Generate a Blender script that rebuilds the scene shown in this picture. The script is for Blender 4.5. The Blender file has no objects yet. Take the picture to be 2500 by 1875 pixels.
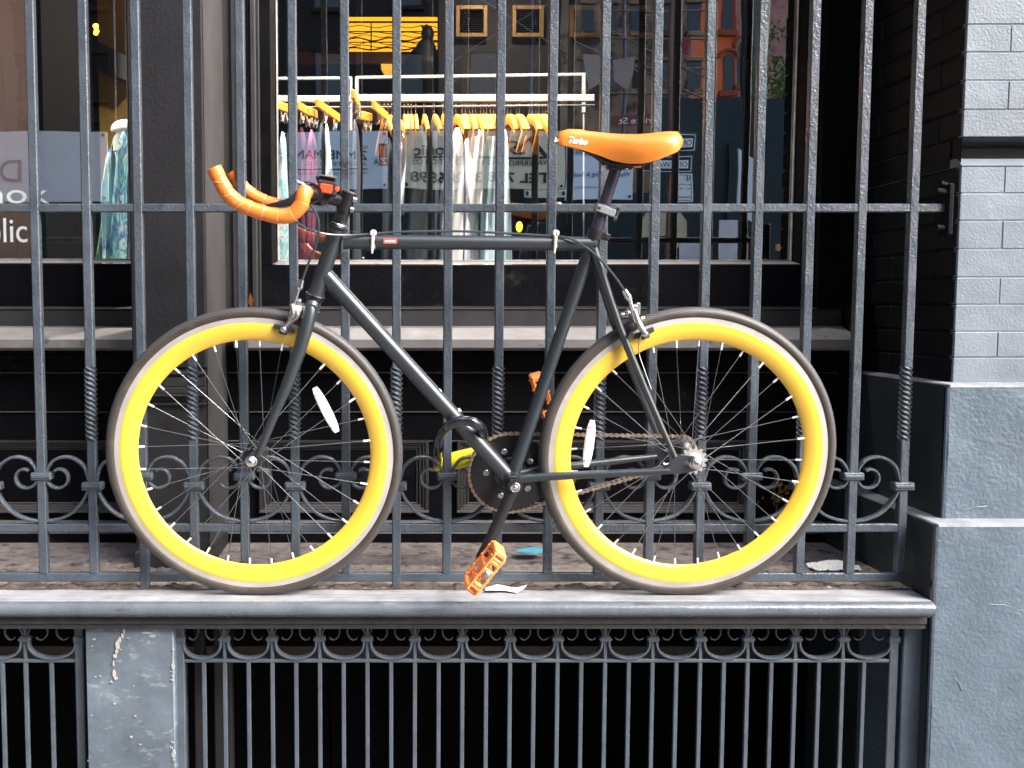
import bpy, math, random
from mathutils import Vector, Matrix
from mathutils.bvhtree import BVHTree
random.seed(7)
R = math.radians
scene = bpy.context.scene
COL = scene.collection
# ------------------------------------------------------------------ camera
W0, H0, F0, UX = 2500.0, 1875.0, 2500.0, 955.0
PITCH = R(4.29)
LZ = 0.95                       # ledge top
CZ = LZ + 0.6634
cd = bpy.data.cameras.new("camera"); cam = bpy.data.objects.new("camera", cd); COL.objects.link(cam)
cam.location = (0, 0, CZ); cam.rotation_euler = (R(90) - PITCH, 0, 0)
cd.sensor_width = 36; cd.lens = 36 * F0 / W0
cd.shift_x = (W0 / 2 - UX) / W0
cd.clip_start = 0.05; cd.clip_end = 400
scene.camera = cam
# ------------------------------------------------------------------ world, sun, exposure
SUN_DIR = Vector((0.86, -0.68, 0.92)).normalized()   # towards the sun
world = bpy.data.worlds.new("World"); scene.world = world; world.use_nodes = True
wn = world.node_tree; wn.nodes.clear()
sky = wn.nodes.new("ShaderNodeTexSky"); sky.sky_type = 'NISHITA'; sky.sun_disc = False
sky.sun_elevation = math.asin(SUN_DIR.z); sky.sun_rotation = math.atan2(SUN_DIR.x, SUN_DIR.y)
sky.dust_density = 3.0; sky.air_density = 1.0; sky.ozone_density = 1.0
hs = wn.nodes.new("ShaderNodeHueSaturation"); hs.inputs['Saturation'].default_value = 1.0
bg = wn.nodes.new("ShaderNodeBackground"); bg.inputs[1].default_value = 0.14
wo = wn.nodes.new("ShaderNodeOutputWorld")
wn.links.new(sky.outputs[0], hs.inputs['Color']); wn.links.new(hs.outputs[0], bg.inputs[0]); wn.links.new(bg.outputs[0], wo.inputs[0])
sd = bpy.data.lights.new("sun", 'SUN'); sd.energy = 1.5; sd.angle = R(38); sd.color = (1.0, 0.985, 0.965)
sun = bpy.data.objects.new("sun", sd); COL.objects.link(sun)
sun.rotation_euler = SUN_DIR.to_track_quat('Z', 'Y').to_euler()
scene.view_settings.view_transform = 'Standard'; scene.view_settings.look = 'None'
scene.view_settings.gamma = 1; scene.view_settings.exposure = 2.3
scene.cycles.max_bounces = 8; scene.cycles.transparent_max_bounces = 16

# ------------------------------------------------------------------ projection helpers (source pixels 2500x1875)
def ray(u, v):
    x = (u - UX) / F0; y = (H0 / 2 - v) / F0
    return Vector((x, math.cos(PITCH) + y * math.sin(PITCH), -math.sin(PITCH) + y * math.cos(PITCH)))
CAM = Vector((0, 0, CZ))
def P(u, v, Y):
    d = ray(u, v); return CAM + d * (Y / d.y)
def PX(u, v, Y): return P(u, v, Y).x
def PZv(v, Y): return P(UX, v, Y).z
YG = 2.95                       # window glass plane
def M(u, v, Yv):
    p = P(u, v, Yv); return Vector((p.x, 2 * YG - p.y, p.z))
LEAN = R(7); YB = 2.329
BU = Vector((0, -math.sin(LEAN), math.cos(LEAN))); BN = Vector((0, -math.cos(LEAN), -math.sin(LEAN)))
BX = Vector((1, 0, 0)); BO = Vector((0, YB, LZ))
def B(u, v, n=0.0):
    d = ray(u, v); o = BO + BN * n
    t = (o - CAM).dot(BN) / d.dot(BN)
    return CAM + d * t
def bp(x, w, n=0.0): return BO + BX * x + BU * w + BN * n

# ------------------------------------------------------------------ mesh builder
class MB:
    def __init__(s): s.v = []; s.f = []; s.m = []; s.uv = {}; s.cur = 0
    def face(s, idx, uv=None):
        s.f.append(tuple(idx)); s.m.append(s.cur)
        if uv: s.uv[len(s.f) - 1] = uv
    def add(s, vs, fs):
        b = len(s.v); s.v += [Vector(q) for q in vs]
        for f in fs: s.face([b + i for i in f])
    def box(s, a, b, ch=0.0):
        x0, x1 = sorted((a[0], b[0])); y0, y1 = sorted((a[1], b[1])); z0, z1 = sorted((a[2], b[2]))
        c = Vector(((x0 + x1) / 2, (y0 + y1) / 2, (z0 + z1) / 2))
        s.obox(c, Vector((1, 0, 0)), Vector((0, 1, 0)), Vector((0, 0, 1)), (x1 - x0) / 2, (y1 - y0) / 2, (z1 - z0) / 2, ch)
    def obox(s, c, ax, ay, az, hx, hy, hz, ch=0.0):
        c = Vector(c)
        if ch <= 0:
            vs = [c + ax * hx * i + ay * hy * j + az * hz * k for i in (-1, 1) for j in (-1, 1) for k in (-1, 1)]
            s.add(vs, [(0, 1, 3, 2), (4, 6, 7, 5), (0, 4, 5, 1), (2, 3, 7, 6), (0, 2, 6, 4), (1, 5, 7, 3)]); return
        ch = min(ch, hx * .49, hy * .49, hz * .49)
        vs = []; idx = {}
        for i in (-1, 1):
            for j in (-1, 1):
                for k in (-1, 1):
                    for t in range(3):
                        h = [hx - ch, hy - ch, hz - ch]; h[t] += ch
                        idx[(i, j, k, t)] = len(vs)
                        vs.append(c + ax * h[0] * i + ay * h[1] * j + az * h[2] * k)
        fs = []
        for i in (-1, 1):
            fs.append([idx[(i, -1, -1, 0)], idx[(i, 1, -1, 0)], idx[(i, 1, 1, 0)], idx[(i, -1, 1, 0)]][::i])
            fs.append([idx[(-1, i, -1, 1)], idx[(-1, i, 1, 1)], idx[(1, i, 1, 1)], idx[(1, i, -1, 1)]][::i])
            fs.append([idx[(-1, -1, i, 2)], idx[(1, -1, i, 2)], idx[(1, 1, i, 2)], idx[(-1, 1, i, 2)]][::i])
        for i in (-1, 1):
            for j in (-1, 1):
                fs.append([idx[(i, j, -1, 0)], idx[(i, j, 1, 0)], idx[(i, j, 1, 1)], idx[(i, j, -1, 1)]][::i * j])
                fs.append([idx[(i, -1, j, 0)], idx[(i, -1, j, 2)], idx[(i, 1, j, 2)], idx[(i, 1, j, 0)]][::i * j])
                fs.append([idx[(-1, i, j, 1)], idx[(-1, i, j, 2)], idx[(1, i, j, 2)], idx[(1, i, j, 1)]][::-i * j])
        for i in (-1, 1):
            for j in (-1, 1):
                for k in (-1, 1):
                    fs.append([idx[(i, j, k, 0)], idx[(i, j, k, 1)], idx[(i, j, k, 2)]][::i * j * k])
        s.add(vs, fs)
    def tube(s, pts, r, n=12, cap=True, flat=None, twist=0.0, phase=0.0, sq=False, closed=False, up=None):
        pts = [Vector(p) for p in pts]; N = len(pts)
        rs = r if isinstance(r, (list, tuple)) else [r] * N
        tang = []
        for i in range(N):
            if closed: d = pts[(i + 1) % N] - pts[i - 1]
            else: d = pts[min(i + 1, N - 1)] - pts[max(i - 1, 0)]
            tang.append(d.normalized() if d.length > 1e-9 else Vector((0, 0, 1)))
        a = up if up is not None else (Vector((0, 0, 1)) if abs(tang[0].z) < .9 else Vector((0, 1, 0)))
        a = (a - tang[0] * a.dot(tang[0])).normalized()
        b0 = len(s.v); acc = 0
        for i in range(N):
            t = tang[i]
            base = up if up is not None else a
            a = (base - t * base.dot(t))
            a = a.normalized() if a.length > 1e-6 else Vector((1, 0, 0))
            b = t.cross(a)
            for k in range(n):
                th = 2 * math.pi * k / n + phase + twist * i / max(1, N - 1)
                ca, sb = math.cos(th), math.sin(th)
                fa, fb = flat if flat else (1, 1)
                s.v.append(pts[i] + (a * ca * fa + b * sb * fb) * rs[i])
        L = N if closed else N - 1
        for i in range(L):
            for k in range(n):
                k2 = (k + 1) % n; i2 = (i + 1) % N
                s.face((b0 + i * n + k, b0 + i * n + k2, b0 + i2 * n + k2, b0 + i2 * n + k))
        if cap and not closed:
            s.face([b0 + k for k in range(n)][::-1]); s.face([b0 + (N - 1) * n + k for k in range(n)])
    def band(s, pts, side, w, t, taper=None):
        """flat strip: path pts, width vector direction side (full width w), thickness t in-plane"""
        pts = [Vector(p) for p in pts]; N = len(pts); side = Vector(side).normalized(); b0 = len(s.v)
        for i in range(N):
            d = (pts[min(i + 1, N - 1)] - pts[max(i - 1, 0)]).normalized()
            nn = d.cross(side).normalized(); tt = t * (taper(i / (N - 1)) if taper else 1)
            c = pts[i]; ch = .25
            for (a, b) in ((-.5, -.5 + ch), (-.5 + ch * .5, -.5), (.5 - ch * .5, -.5), (.5, -.5 + ch), (.5, .5 - ch), (.5 - ch * .5, .5), (-.5 + ch * .5, .5), (-.5, .5 - ch)):
                s.v.append(c + side * w * a + nn * tt * b)
        for i in range(N - 1):
            for k in range(8):
                k2 = (k + 1) % 8
                s.face((b0 + i * 8 + k, b0 + i * 8 + k2, b0 + i * 8 + 8 + k2, b0 + i * 8 + 8 + k))
        s.face([b0 + k for k in range(8)][::-1]); s.face([b0 + (N - 1) * 8 + k for k in range(8)])
    def lathe(s, c, ax, prof, n=48, ref=None, closed=True, uv=False):
        """prof list of (r, h) around axis ax through c; closed -> profile loop"""
        c = Vector(c); ax = Vector(ax).normalized()
        ref = Vector(ref) if ref else (Vector((1, 0, 0)) if abs(ax.x) < .9 else Vector((0, 0, 1)))
        a = (ref - ax * ref.dot(ax)).normalized(); b = ax.cross(a); b0 = len(s.v); K = len(prof)
        for i in range(n):
            th = 2 * math.pi * i / n; d = a * math.cos(th) + b * math.sin(th)
            for (r, h) in prof: s.v.append(c + d * r + ax * h)
        for i in range(n):
            i2 = (i + 1) % n
            for k in range(K if closed else K - 1):
                k2 = (k + 1) % K
                s.face((b0 + i * K + k, b0 + i2 * K + k, b0 + i2 * K + k2, b0 + i * K + k2),
                       [(i / n, k / K), ((i + 1) / n, k / K), ((i + 1) / n, (k + 1) / K), (i / n, (k + 1) / K)] if uv else None)
    def cyl(s, a, b, r, n=16): s.tube([a, b], r, n)
    def prism(s, poly, ext):
        poly = [Vector(p) for p in poly]; ext = Vector(ext); b0 = len(s.v); n = len(poly)
        s.v += poly + [p + ext for p in poly]
        s.face([b0 + i for i in range(n)]); s.face([b0 + n + i for i in range(n)][::-1])
        for i in range(n):
            j = (i + 1) % n; s.face((b0 + j, b0 + i, b0 + n + i, b0 + n + j))
    def grid(s, nx, ny, fn):
        b0 = len(s.v)
        for j in range(ny + 1):
            for i in range(nx + 1): s.v.append(Vector(fn(i / nx, j / ny)))
        for j in range(ny):
            for i in range(nx):
                q = b0 + j * (nx + 1) + i; s.face((q, q + 1, q + nx + 2, q + nx + 1))
    def sphere(s, c, r, n=12, m=8, sc=(1, 1, 1)):
        c = Vector(c); b0 = len(s.v)
        for j in range(1, m):
            ph = math.pi * j / m
            for i in range(n):
                th = 2 * math.pi * i / n
                s.v.append(c + Vector((r * sc[0] * math.sin(ph) * math.cos(th), r * sc[1] * math.sin(ph) * math.sin(th), r * sc[2] * math.cos(ph))))
        t = len(s.v); s.v += [c + Vector((0, 0, r * sc[2])), c - Vector((0, 0, r * sc[2]))]
        for j in range(m - 2):
            for i in range(n):
                i2 = (i + 1) % n; s.face((b0 + j * n + i, b0 + (j + 1) * n + i, b0 + (j + 1) * n + i2, b0 + j * n + i2))
        for i in range(n):
            i2 = (i + 1) % n
            s.face((t, b0 + i, b0 + i2)); s.face((t + 1, b0 + (m - 2) * n + i2, b0 + (m - 2) * n + i))
    def build(s, name, mats, parent=None, smooth=False, angle=35, origin=None, recalc=True):
        if not isinstance(mats, (list, tuple)): mats = [mats]
        if parent is not None: org = Vector(parent['_o'])
        elif origin is not None: org = Vector(origin)
        else:
            xs = [q.x for q in s.v]; ys = [q.y for q in s.v]; zs = [q.z for q in s.v]
            org = Vector(((min(xs) + max(xs)) / 2, (min(ys) + max(ys)) / 2, min(zs)))
        me = bpy.data.meshes.new(name)
        me.from_pydata([tuple(q - org) for q in s.v], [], s.f)
        for m in mats: me.materials.append(m)
        me.polygons.foreach_set('material_index', s.m)
        if s.uv:
            ul = me.uv_layers.new(name='UVMap')
            for pi, uvs in s.uv.items():
                p = me.polygons[pi]
                for li, q in zip(p.loop_indices, uvs): ul.data[li].uv = q
        if recalc:
            import bmesh
            bm = bmesh.new(); bm.from_mesh(me); bmesh.ops.recalc_face_normals(bm, faces=bm.faces); bm.to_mesh(me); bm.free()
        if smooth:
            me.polygons.foreach_set('use_smooth', [True] * len(me.polygons))
            me.set_sharp_from_angle(angle=R(angle))
        me.update()
        o = bpy.data.objects.new(name, me); COL.objects.link(o)
        if parent is not None: o.parent = parent
        else: o.location = org
        o['_o'] = tuple(org)
        return o
def tag(o, label=None, cat=None, group=None, kind=None):
    if label: o['label'] = label
    if cat: o['category'] = cat
    if group: o['group'] = group
    if kind: o['kind'] = kind
    return o
def empty(name, loc, label, cat, group=None):
    o = bpy.data.objects.new(name, None); COL.objects.link(o); o.location = loc; o['_o'] = tuple(loc); o.empty_display_size = .1
    return tag(o, label, cat, group)
def text(name, body, org, xd, up, height, mat, parent=None, width=None, align='LEFT', depth=0.0006, shear=0.0, offset=0.0, spacing=1.0):
    """flat lettering; org = baseline left (or centre); height = cap height in metres"""
    cu = bpy.data.curves.new(name, 'FONT'); cu.body = body; cu.size = height / 0.72; cu.extrude = depth; cu.align_x = align
    cu.shear = shear; cu.offset = offset; cu.space_character = spacing; cu.resolution_u = 4
    tmp = bpy.data.objects.new(name, cu); COL.objects.link(tmp)
    dg = bpy.context.evaluated_depsgraph_get(); me = bpy.data.meshes.new_from_object(tmp.evaluated_get(dg))
    bpy.data.objects.remove(tmp); me.name = name
    xs = [q.co.x for q in me.vertices]
    sx = 1.0
    if width and xs: sx = width / (max(xs) - min(xs))
    x0 = min(xs) if (width and align == 'LEFT') else 0
    xd = Vector(xd).normalized(); up = Vector(up).normalized(); nn = xd.cross(up)
    po = Vector(parent['_o']) if parent is not None else Vector(org)
    for q in me.vertices:
        c = q.co; w = Vector(org) + xd * (c.x - x0) * sx + up * c.y + nn * c.z; q.co = w - po
    me.materials.clear(); me.materials.append(mat)
    o = bpy.data.objects.new(name, me); COL.objects.link(o)
    if parent is not None: o.parent = parent
    else: o.location = po
    o['_o'] = tuple(po)
    return o

# ------------------------------------------------------------------ materials
def mat(name, col, rough=.5, metal=0.0, var=0.0, vscale=8, bump=0.0, bscale=60, bdist=.002, spec=.5, coat=0, dirt=None, dscale=5, dthr=.6, dsoft=.08, rvar=0.0, streak=None, emit=None, estr=0, bump2=None, trans=0, sheen=0):
    m = bpy.data.materials.new(name); m.use_nodes = True; nt = m.node_tree; bs = nt.nodes['Principled BSDF']
    def N(t): return nt.nodes.new(t)
    tc = N('ShaderNodeTexCoord'); gm = N('ShaderNodeNewGeometry')
    vec = gm.outputs['Position']
    bs.inputs['Roughness'].default_value = rough; bs.inputs['Metallic'].default_value = metal
    bs.inputs['Specular IOR Level'].default_value = spec
    if coat: bs.inputs['Coat Weight'].default_value = coat; bs.inputs['Coat Roughness'].default_value = .15
    if trans: bs.inputs['Transmission Weight'].default_value = trans
    if sheen: bs.inputs['Sheen Weight'].default_value = sheen
    c = list(col) + [1]
    last = None
    if var > 0:
        nz = N('ShaderNodeTexNoise'); nz.inputs['Scale'].default_value = vscale; nz.inputs['Detail'].default_value = 6; nz.inputs['Roughness'].default_value = .65
        nt.links.new(vec, nz.inputs['Vector'])
        mx = N('ShaderNodeMix'); mx.data_type = 'RGBA'
        mx.inputs[6].default_value = [q * (1 - var) for q in col] + [1]; mx.inputs[7].default_value = [min(1, q * (1 + var)) for q in col] + [1]
        mr = N('ShaderNodeMapRange'); mr.inputs[1].default_value = .3; mr.inputs[2].default_value = .7
        nt.links.new(nz.outputs[0], mr.inputs[0]); nt.links.new(mr.outputs[0], mx.inputs[0]); last = mx.outputs[2]
    if dirt:
        nz = N('ShaderNodeTexNoise'); nz.inputs['Scale'].default_value = dscale; nz.inputs['Detail'].default_value = 8; nz.inputs['Roughness'].default_value = .7
        if streak:
            mp = N('ShaderNodeMapping'); mp.inputs['Scale'].default_value = streak[:3]
            if len(streak) > 3: mp.inputs['Rotation'].default_value = (0, streak[3], 0)
            nt.links.new(vec, mp.inputs[0]); nt.links.new(mp.outputs[0], nz.inputs['Vector'])
        else: nt.links.new(vec, nz.inputs['Vector'])
        mr = N('ShaderNodeMapRange'); mr.inputs[1].default_value = dthr; mr.inputs[2].default_value = dthr + dsoft
        nt.links.new(nz.outputs[0], mr.inputs[0])
        mx = N('ShaderNodeMix'); mx.data_type = 'RGBA'
        if last: nt.links.new(last, mx.inputs[6])
        else: mx.inputs[6].default_value = c
        mx.inputs[7].default_value = list(dirt) + [1]
        nt.links.new(mr.outputs[0], mx.inputs[0]); last = mx.outputs[2]
    if last: nt.links.new(last, bs.inputs['Base Color'])
    else: bs.inputs['Base Color'].default_value = c
    if rvar:
        nz = N('ShaderNodeTexNoise'); nz.inputs['Scale'].default_value = 14; nz.inputs['Detail'].default_value = 5
        nt.links.new(vec, nz.inputs['Vector'])
        mr = N('ShaderNodeMapRange'); mr.inputs[1].default_value = .3; mr.inputs[2].default_value = .7
        mr.inputs[3].default_value = max(0, rough - rvar); mr.inputs[4].default_value = min(1, rough + rvar)
        nt.links.new(nz.outputs[0], mr.inputs[0]); nt.links.new(mr.outputs[0], bs.inputs['Roughness'])
    if bump > 0:
        nz = N('ShaderNodeTexNoise'); nz.inputs['Scale'].default_value = bscale; nz.inputs['Detail'].default_value = 3
        nt.links.new(vec, nz.inputs['Vector'])
        bm = N('ShaderNodeBump'); bm.inputs['Strength'].default_value = bump; bm.inputs['Distance'].default_value = bdist
        nt.links.new(nz.outputs[0], bm.inputs['Height']); out = bm.outputs[0]
        if bump2:
            mp = N('ShaderNodeMapping'); mp.inputs['Scale'].default_value = bump2[:3]
            n2 = N('ShaderNodeTexNoise'); n2.inputs['Scale'].default_value = 1; n2.inputs['Detail'].default_value = 4
            nt.links.new(vec, mp.inputs[0]); nt.links.new(mp.outputs[0], n2.inputs['Vector'])
            b2 = N('ShaderNodeBump'); b2.inputs['Strength'].default_value = bump2[3]; b2.inputs['Distance'].default_value = .004
            nt.links.new(n2.outputs[0], b2.inputs['Height']); nt.links.new(out, b2.inputs['Normal']); out = b2.outputs[0]
        nt.links.new(out, bs.inputs['Normal'])
    if emit:
        bs.inputs['Emission Color'].default_value = list(emit) + [1]; bs.inputs['Emission Strength'].default_value = estr
    return m
FENCE = mat('fence_paint', (.054, .067, .084), .31, spec=.6, var=.25, vscale=11, bump=.6, bscale=200, bdist=.0026, dirt=(.016, .019, .023), dscale=7, dthr=.62, rvar=.1, bump2=(60, 60, 25, .35))
GRILLE = mat('grille_paint', (.060, .075, .094), .40, var=.2, vscale=20, bump=.6, bscale=190, bdist=.0015, rvar=.1)
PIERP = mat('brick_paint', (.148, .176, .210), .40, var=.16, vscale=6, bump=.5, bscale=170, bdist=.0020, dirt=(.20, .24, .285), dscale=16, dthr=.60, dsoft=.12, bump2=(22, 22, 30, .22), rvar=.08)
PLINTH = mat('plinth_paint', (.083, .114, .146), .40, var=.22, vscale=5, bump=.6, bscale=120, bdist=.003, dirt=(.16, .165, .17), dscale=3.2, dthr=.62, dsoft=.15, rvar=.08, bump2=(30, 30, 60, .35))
POST = mat('stone_post_paint', (.090, .112, .138), .42, var=.38, vscale=6, bump=.5, bscale=70, bdist=.002, dirt=(.19, .22, .25), dscale=22, dthr=.56, dsoft=.10, streak=(1.0, 1.0, 2.6, .75), rvar=.1)
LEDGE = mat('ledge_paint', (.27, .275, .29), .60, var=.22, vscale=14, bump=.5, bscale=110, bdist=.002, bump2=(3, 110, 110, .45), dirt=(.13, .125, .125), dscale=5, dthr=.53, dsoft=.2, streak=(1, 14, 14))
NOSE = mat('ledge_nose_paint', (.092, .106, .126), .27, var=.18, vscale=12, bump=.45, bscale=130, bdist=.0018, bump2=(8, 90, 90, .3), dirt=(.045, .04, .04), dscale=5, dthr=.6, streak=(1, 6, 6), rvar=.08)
CAST = mat('cast_iron_black', (.0038, .0038, .0055), .5, spec=.09, var=.3, vscale=10, bump=.5, bscale=90, bdist=.002, dirt=(.03, .028, .028), dscale=7, dthr=.62, dsoft=.12, rvar=.1)
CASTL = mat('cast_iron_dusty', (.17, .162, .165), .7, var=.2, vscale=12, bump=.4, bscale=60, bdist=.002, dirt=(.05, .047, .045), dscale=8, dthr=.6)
PILA = mat('pilaster_paint', (.012, .012, .0145), .55, var=.3, vscale=9, bump=.5, bscale=110, bdist=.0018, dirt=(.06, .055, .055), dscale=16, dthr=.68, dsoft=.05)
PILB = mat('pilaster_side_paint', (.058, .055, .055), .7, var=.25, vscale=7, bump=.35, bscale=90, bdist=.0015)  # side face of the shaft, paler than its front
RVL = mat('reveal_paint', (.006, .0065, .009), .5, var=.3, vscale=8, bump=.7, bscale=110, bdist=.002, spec=.15)  # pier brick on its left-facing side, shade put into the colour
LIT_TOP_CRACK = mat('dusty_edge', (.21, .225, .245), .7, var=.35, vscale=16, bump=.6, bscale=80, bdist=.003)  # plinth tops: light from above put into the colour; also pale cracks
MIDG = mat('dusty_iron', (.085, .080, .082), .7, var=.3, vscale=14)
SIDE_SHADE = mat('plinth_side_paint', (.022, .028, .034), .45, var=.3, vscale=8, bump=.7, bscale=110, bdist=.002)  # same plinth, left-facing side darkened in the colour to stand for shade
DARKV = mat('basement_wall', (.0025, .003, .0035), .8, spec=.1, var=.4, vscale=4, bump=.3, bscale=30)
FLOORM = mat('areaway_floor', (.24, .205, .19), .85, var=.35, vscale=35, bump=.8, bscale=70, bdist=.006, dirt=(.06, .045, .04), dscale=18, dthr=.52, dsoft=.12)
RUST = mat('rusty_edge', (.055, .040, .033), .85, var=.5, vscale=30, bump=.9, bscale=80, bdist=.005, dirt=(.12, .10, .09), dscale=25, dthr=.6)
PAVE = mat('pavement_concrete', (.16, .155, .15), .85, var=.15, vscale=3, bump=.3, bscale=40)
ROADM = mat('road_asphalt', (.05, .05, .052), .85, var=.2, vscale=5, bump=.4, bscale=90)
FRAME = mat('frame_matte_paint', (.019, .026, .032), .33, spec=.9, var=.08, vscale=20, bump=.05, bscale=300, bdist=.0006, dirt=(.13, .14, .15), dscale=70, dthr=.80, dsoft=.02)
BLACK = mat('black_alloy', (.012, .012, .014), .28, spec=.6)
BLACKM = mat('black_plastic', (.015, .015, .017), .5)
SILVER = mat('silver_alloy', (.78, .78, .80), .22, metal=1)
SILVD = mat('dull_silver_alloy', (.5, .5, .5), .38, metal=1, var=.2, vscale=60)
ORANGE = mat('orange_bar_tape', (.82, .215, .035), .34, coat=.3, var=.05, bump=.15, bscale=300, bdist=.0006)
ORSAD = mat('orange_saddle_leather', (.68, .215, .030), .34, coat=.35, var=.06, vscale=12, bump=.06, bscale=260, bdist=.0005)
ORPED = mat('orange_pedal_plastic', (1.0, .33, .09), .42, bump=.1, bscale=200)
YELLOW = mat('yellow_rim_paint', (.86, .53, .050), .20, coat=.7, var=.06, vscale=5, bump=.03, bscale=120)
TRACK = mat('rim_brake_track', (.50, .48, .45), .42, var=.15, vscale=14, dirt=(.45, .42, .38), dscale=10, dthr=.6, metal=.35)
WHITEP = mat('white_plastic', (.80, .78, .78), .35)
WHITET = mat('white_lettering', (.85, .85, .83), .5)
REDL = mat('red_lens', (.95, .06, .02), .2, emit=(1, .08, .02), estr=.25)
CABLE = mat('cable_sleeve', (.045, .05, .055), .22, spec=.7)
CHAINM = mat('rusty_chain', (.44, .34, .25), .38, metal=.7, var=.3, vscale=80)
ROLLER = mat('chain_roller', (.05, .035, .025), .7)
SPOKE = mat('steel_spoke', (.40, .42, .44), .25, metal=1)
LOCKY = mat('yellow_lock_body', (.95, .80, .0), .3)
LOCKB = mat('black_vinyl', (.010, .013, .016), .15, spec=.7, coat=.4)
CLIPM = mat('pale_cable_tie', (.75, .70, .62), .4)
# tyre with tread bump from uv
def tyre_mat():
    m = mat('tyre_rubber', (.052, .042, .036), .5, var=.2, vscale=25, dirt=(.095, .078, .068), dscale=14, dthr=.55, dsoft=.2)
    nt = m.node_tree; bs = nt.nodes['Principled BSDF']
    tc = nt.nodes.new('ShaderNodeUVMap'); sp = nt.nodes.new('ShaderNodeSeparateXYZ'); nt.links.new(tc.outputs[0], sp.inputs[0])
    a = nt.nodes.new('ShaderNodeMath'); a.operation = 'MULTIPLY'; a.inputs[1].default_value = 150; nt.links.new(sp.outputs[0], a.inputs[0])
    tw = nt.nodes.new('ShaderNodeMath'); tw.operation = 'SUBTRACT'; tw.inputs[1].default_value = .5; nt.links.new(sp.outputs[1], tw.inputs[0])
    ab = nt.nodes.new('ShaderNodeMath'); ab.operation = 'ABSOLUTE'; nt.links.new(tw.outputs[0], ab.inputs[0])
    k = nt.nodes.new('ShaderNodeMath'); k.operation = 'MULTIPLY'; k.inputs[1].default_value = 14; nt.links.new(ab.outputs[0], k.inputs[0])
    s2 = nt.nodes.new('ShaderNodeMath'); s2.operation = 'ADD'; nt.links.new(a.outputs[0], s2.inputs[0]); nt.links.new(k.outputs[0], s2.inputs[1])
    fr = nt.nodes.new('ShaderNodeMath'); fr.operation = 'FRACT'; nt.links.new(s2.outputs[0], fr.inputs[0])
    gt = nt.nodes.new('ShaderNodeMath'); gt.operation = 'GREATER_THAN'; gt.inputs[1].default_value = .16; nt.links.new(fr.outputs[0], gt.inputs[0])
    ed = nt.nodes.new('ShaderNodeMath'); ed.operation = 'GREATER_THAN'; ed.inputs[1].default_value = .205; nt.links.new(ab.outputs[0], ed.inputs[0])
    mx = nt.nodes.new('ShaderNodeMath'); mx.operation = 'MAXIMUM'; nt.links.new(gt.outputs[0], mx.inputs[0]); nt.links.new(ed.outputs[0], mx.inputs[1])
    bm = nt.nodes.new('ShaderNodeBump'); bm.inputs['Strength'].default_value = 1; bm.inputs['Distance'].default_value = .004
    cs = bs.inputs['Base Color'].links[0].from_socket; cm = nt.nodes.new('ShaderNodeMix'); cm.data_type = 'RGBA'; cm.inputs[6].default_value = (.008, .011, .011, 1)
    nt.links.new(cs, cm.inputs[7]); nt.links.new(mx.outputs[0], cm.inputs[0])
    c2 = nt.nodes.new('ShaderNodeMix'); c2.data_type = 'RGBA'; c2.inputs[6].default_value = (.070, .068, .070, 1); nt.links.new(cm.outputs[2], c2.inputs[7]); nt.links.new(ed.outputs[0], c2.inputs[0])
    c3 = nt.nodes.new('ShaderNodeMix'); c3.data_type = 'RGBA'; c3.inputs[6].default_value = (.012, .011, .011, 1); nt.links.new(c2.outputs[2], c3.inputs[7]); nt.links.new(mx.outputs[0], c3.inputs[0]); nt.links.new(c3.outputs[2], bs.inputs['Base Color'])
    nt.links.new(mx.outputs[0], bm.inputs['Height']); nt.links.new(bm.outputs[0], bs.inputs['Normal'])
    return m
TYRE = tyre_mat()
def glass_mat(name='window_glass', refl=.37, tint=(.80, .83, .84)):
    m = bpy.data.materials.new(name); m.use_nodes = True; nt = m.node_tree; nt.nodes.clear()
    o = nt.nodes.new('ShaderNodeOutputMaterial'); mx = nt.nodes.new('ShaderNodeMixShader')
    tr = nt.nodes.new('ShaderNodeBsdfTransparent'); tr.inputs[0].default_value = list(tint) + [1]
    gl = nt.nodes.new('ShaderNodeBsdfGlossy'); gl.inputs['Roughness'].default_value = .0; gl.inputs[0].default_value = (1, 1, 1, 1)
    gp = nt.nodes.new('ShaderNodeNewGeometry'); nz = nt.nodes.new('ShaderNodeTexNoise'); nz.inputs['Scale'].default_value = 2.2; nz.inputs['Detail'].default_value = 2; nt.links.new(gp.outputs['Position'], nz.inputs['Vector'])
    bu = nt.nodes.new('ShaderNodeBump'); bu.inputs['Strength'].default_value = .28; bu.inputs['Distance'].default_value = .0022; nt.links.new(nz.outputs[0], bu.inputs['Height']); nt.links.new(bu.outputs[0], gl.inputs['Normal'])
    fr = nt.nodes.new('ShaderNodeFresnel'); fr.inputs[0].default_value = 1.5
    ad = nt.nodes.new('ShaderNodeMath'); ad.operation = 'ADD'; ad.inputs[1].default_value = refl - .04; ad.use_clamp = True
    nt.links.new(fr.outputs[0], ad.inputs[0]); nt.links.new(ad.outputs[0], mx.inputs[0])
    nt.links.new(tr.outputs[0], mx.inputs[1]); nt.links.new(gl.outputs[0], mx.inputs[2]); nt.links.new(mx.outputs[0], o.inputs[0])
    return m
GLASS = glass_mat()
XL, XR = -1.75, 2.3              # built width of the facade
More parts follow.
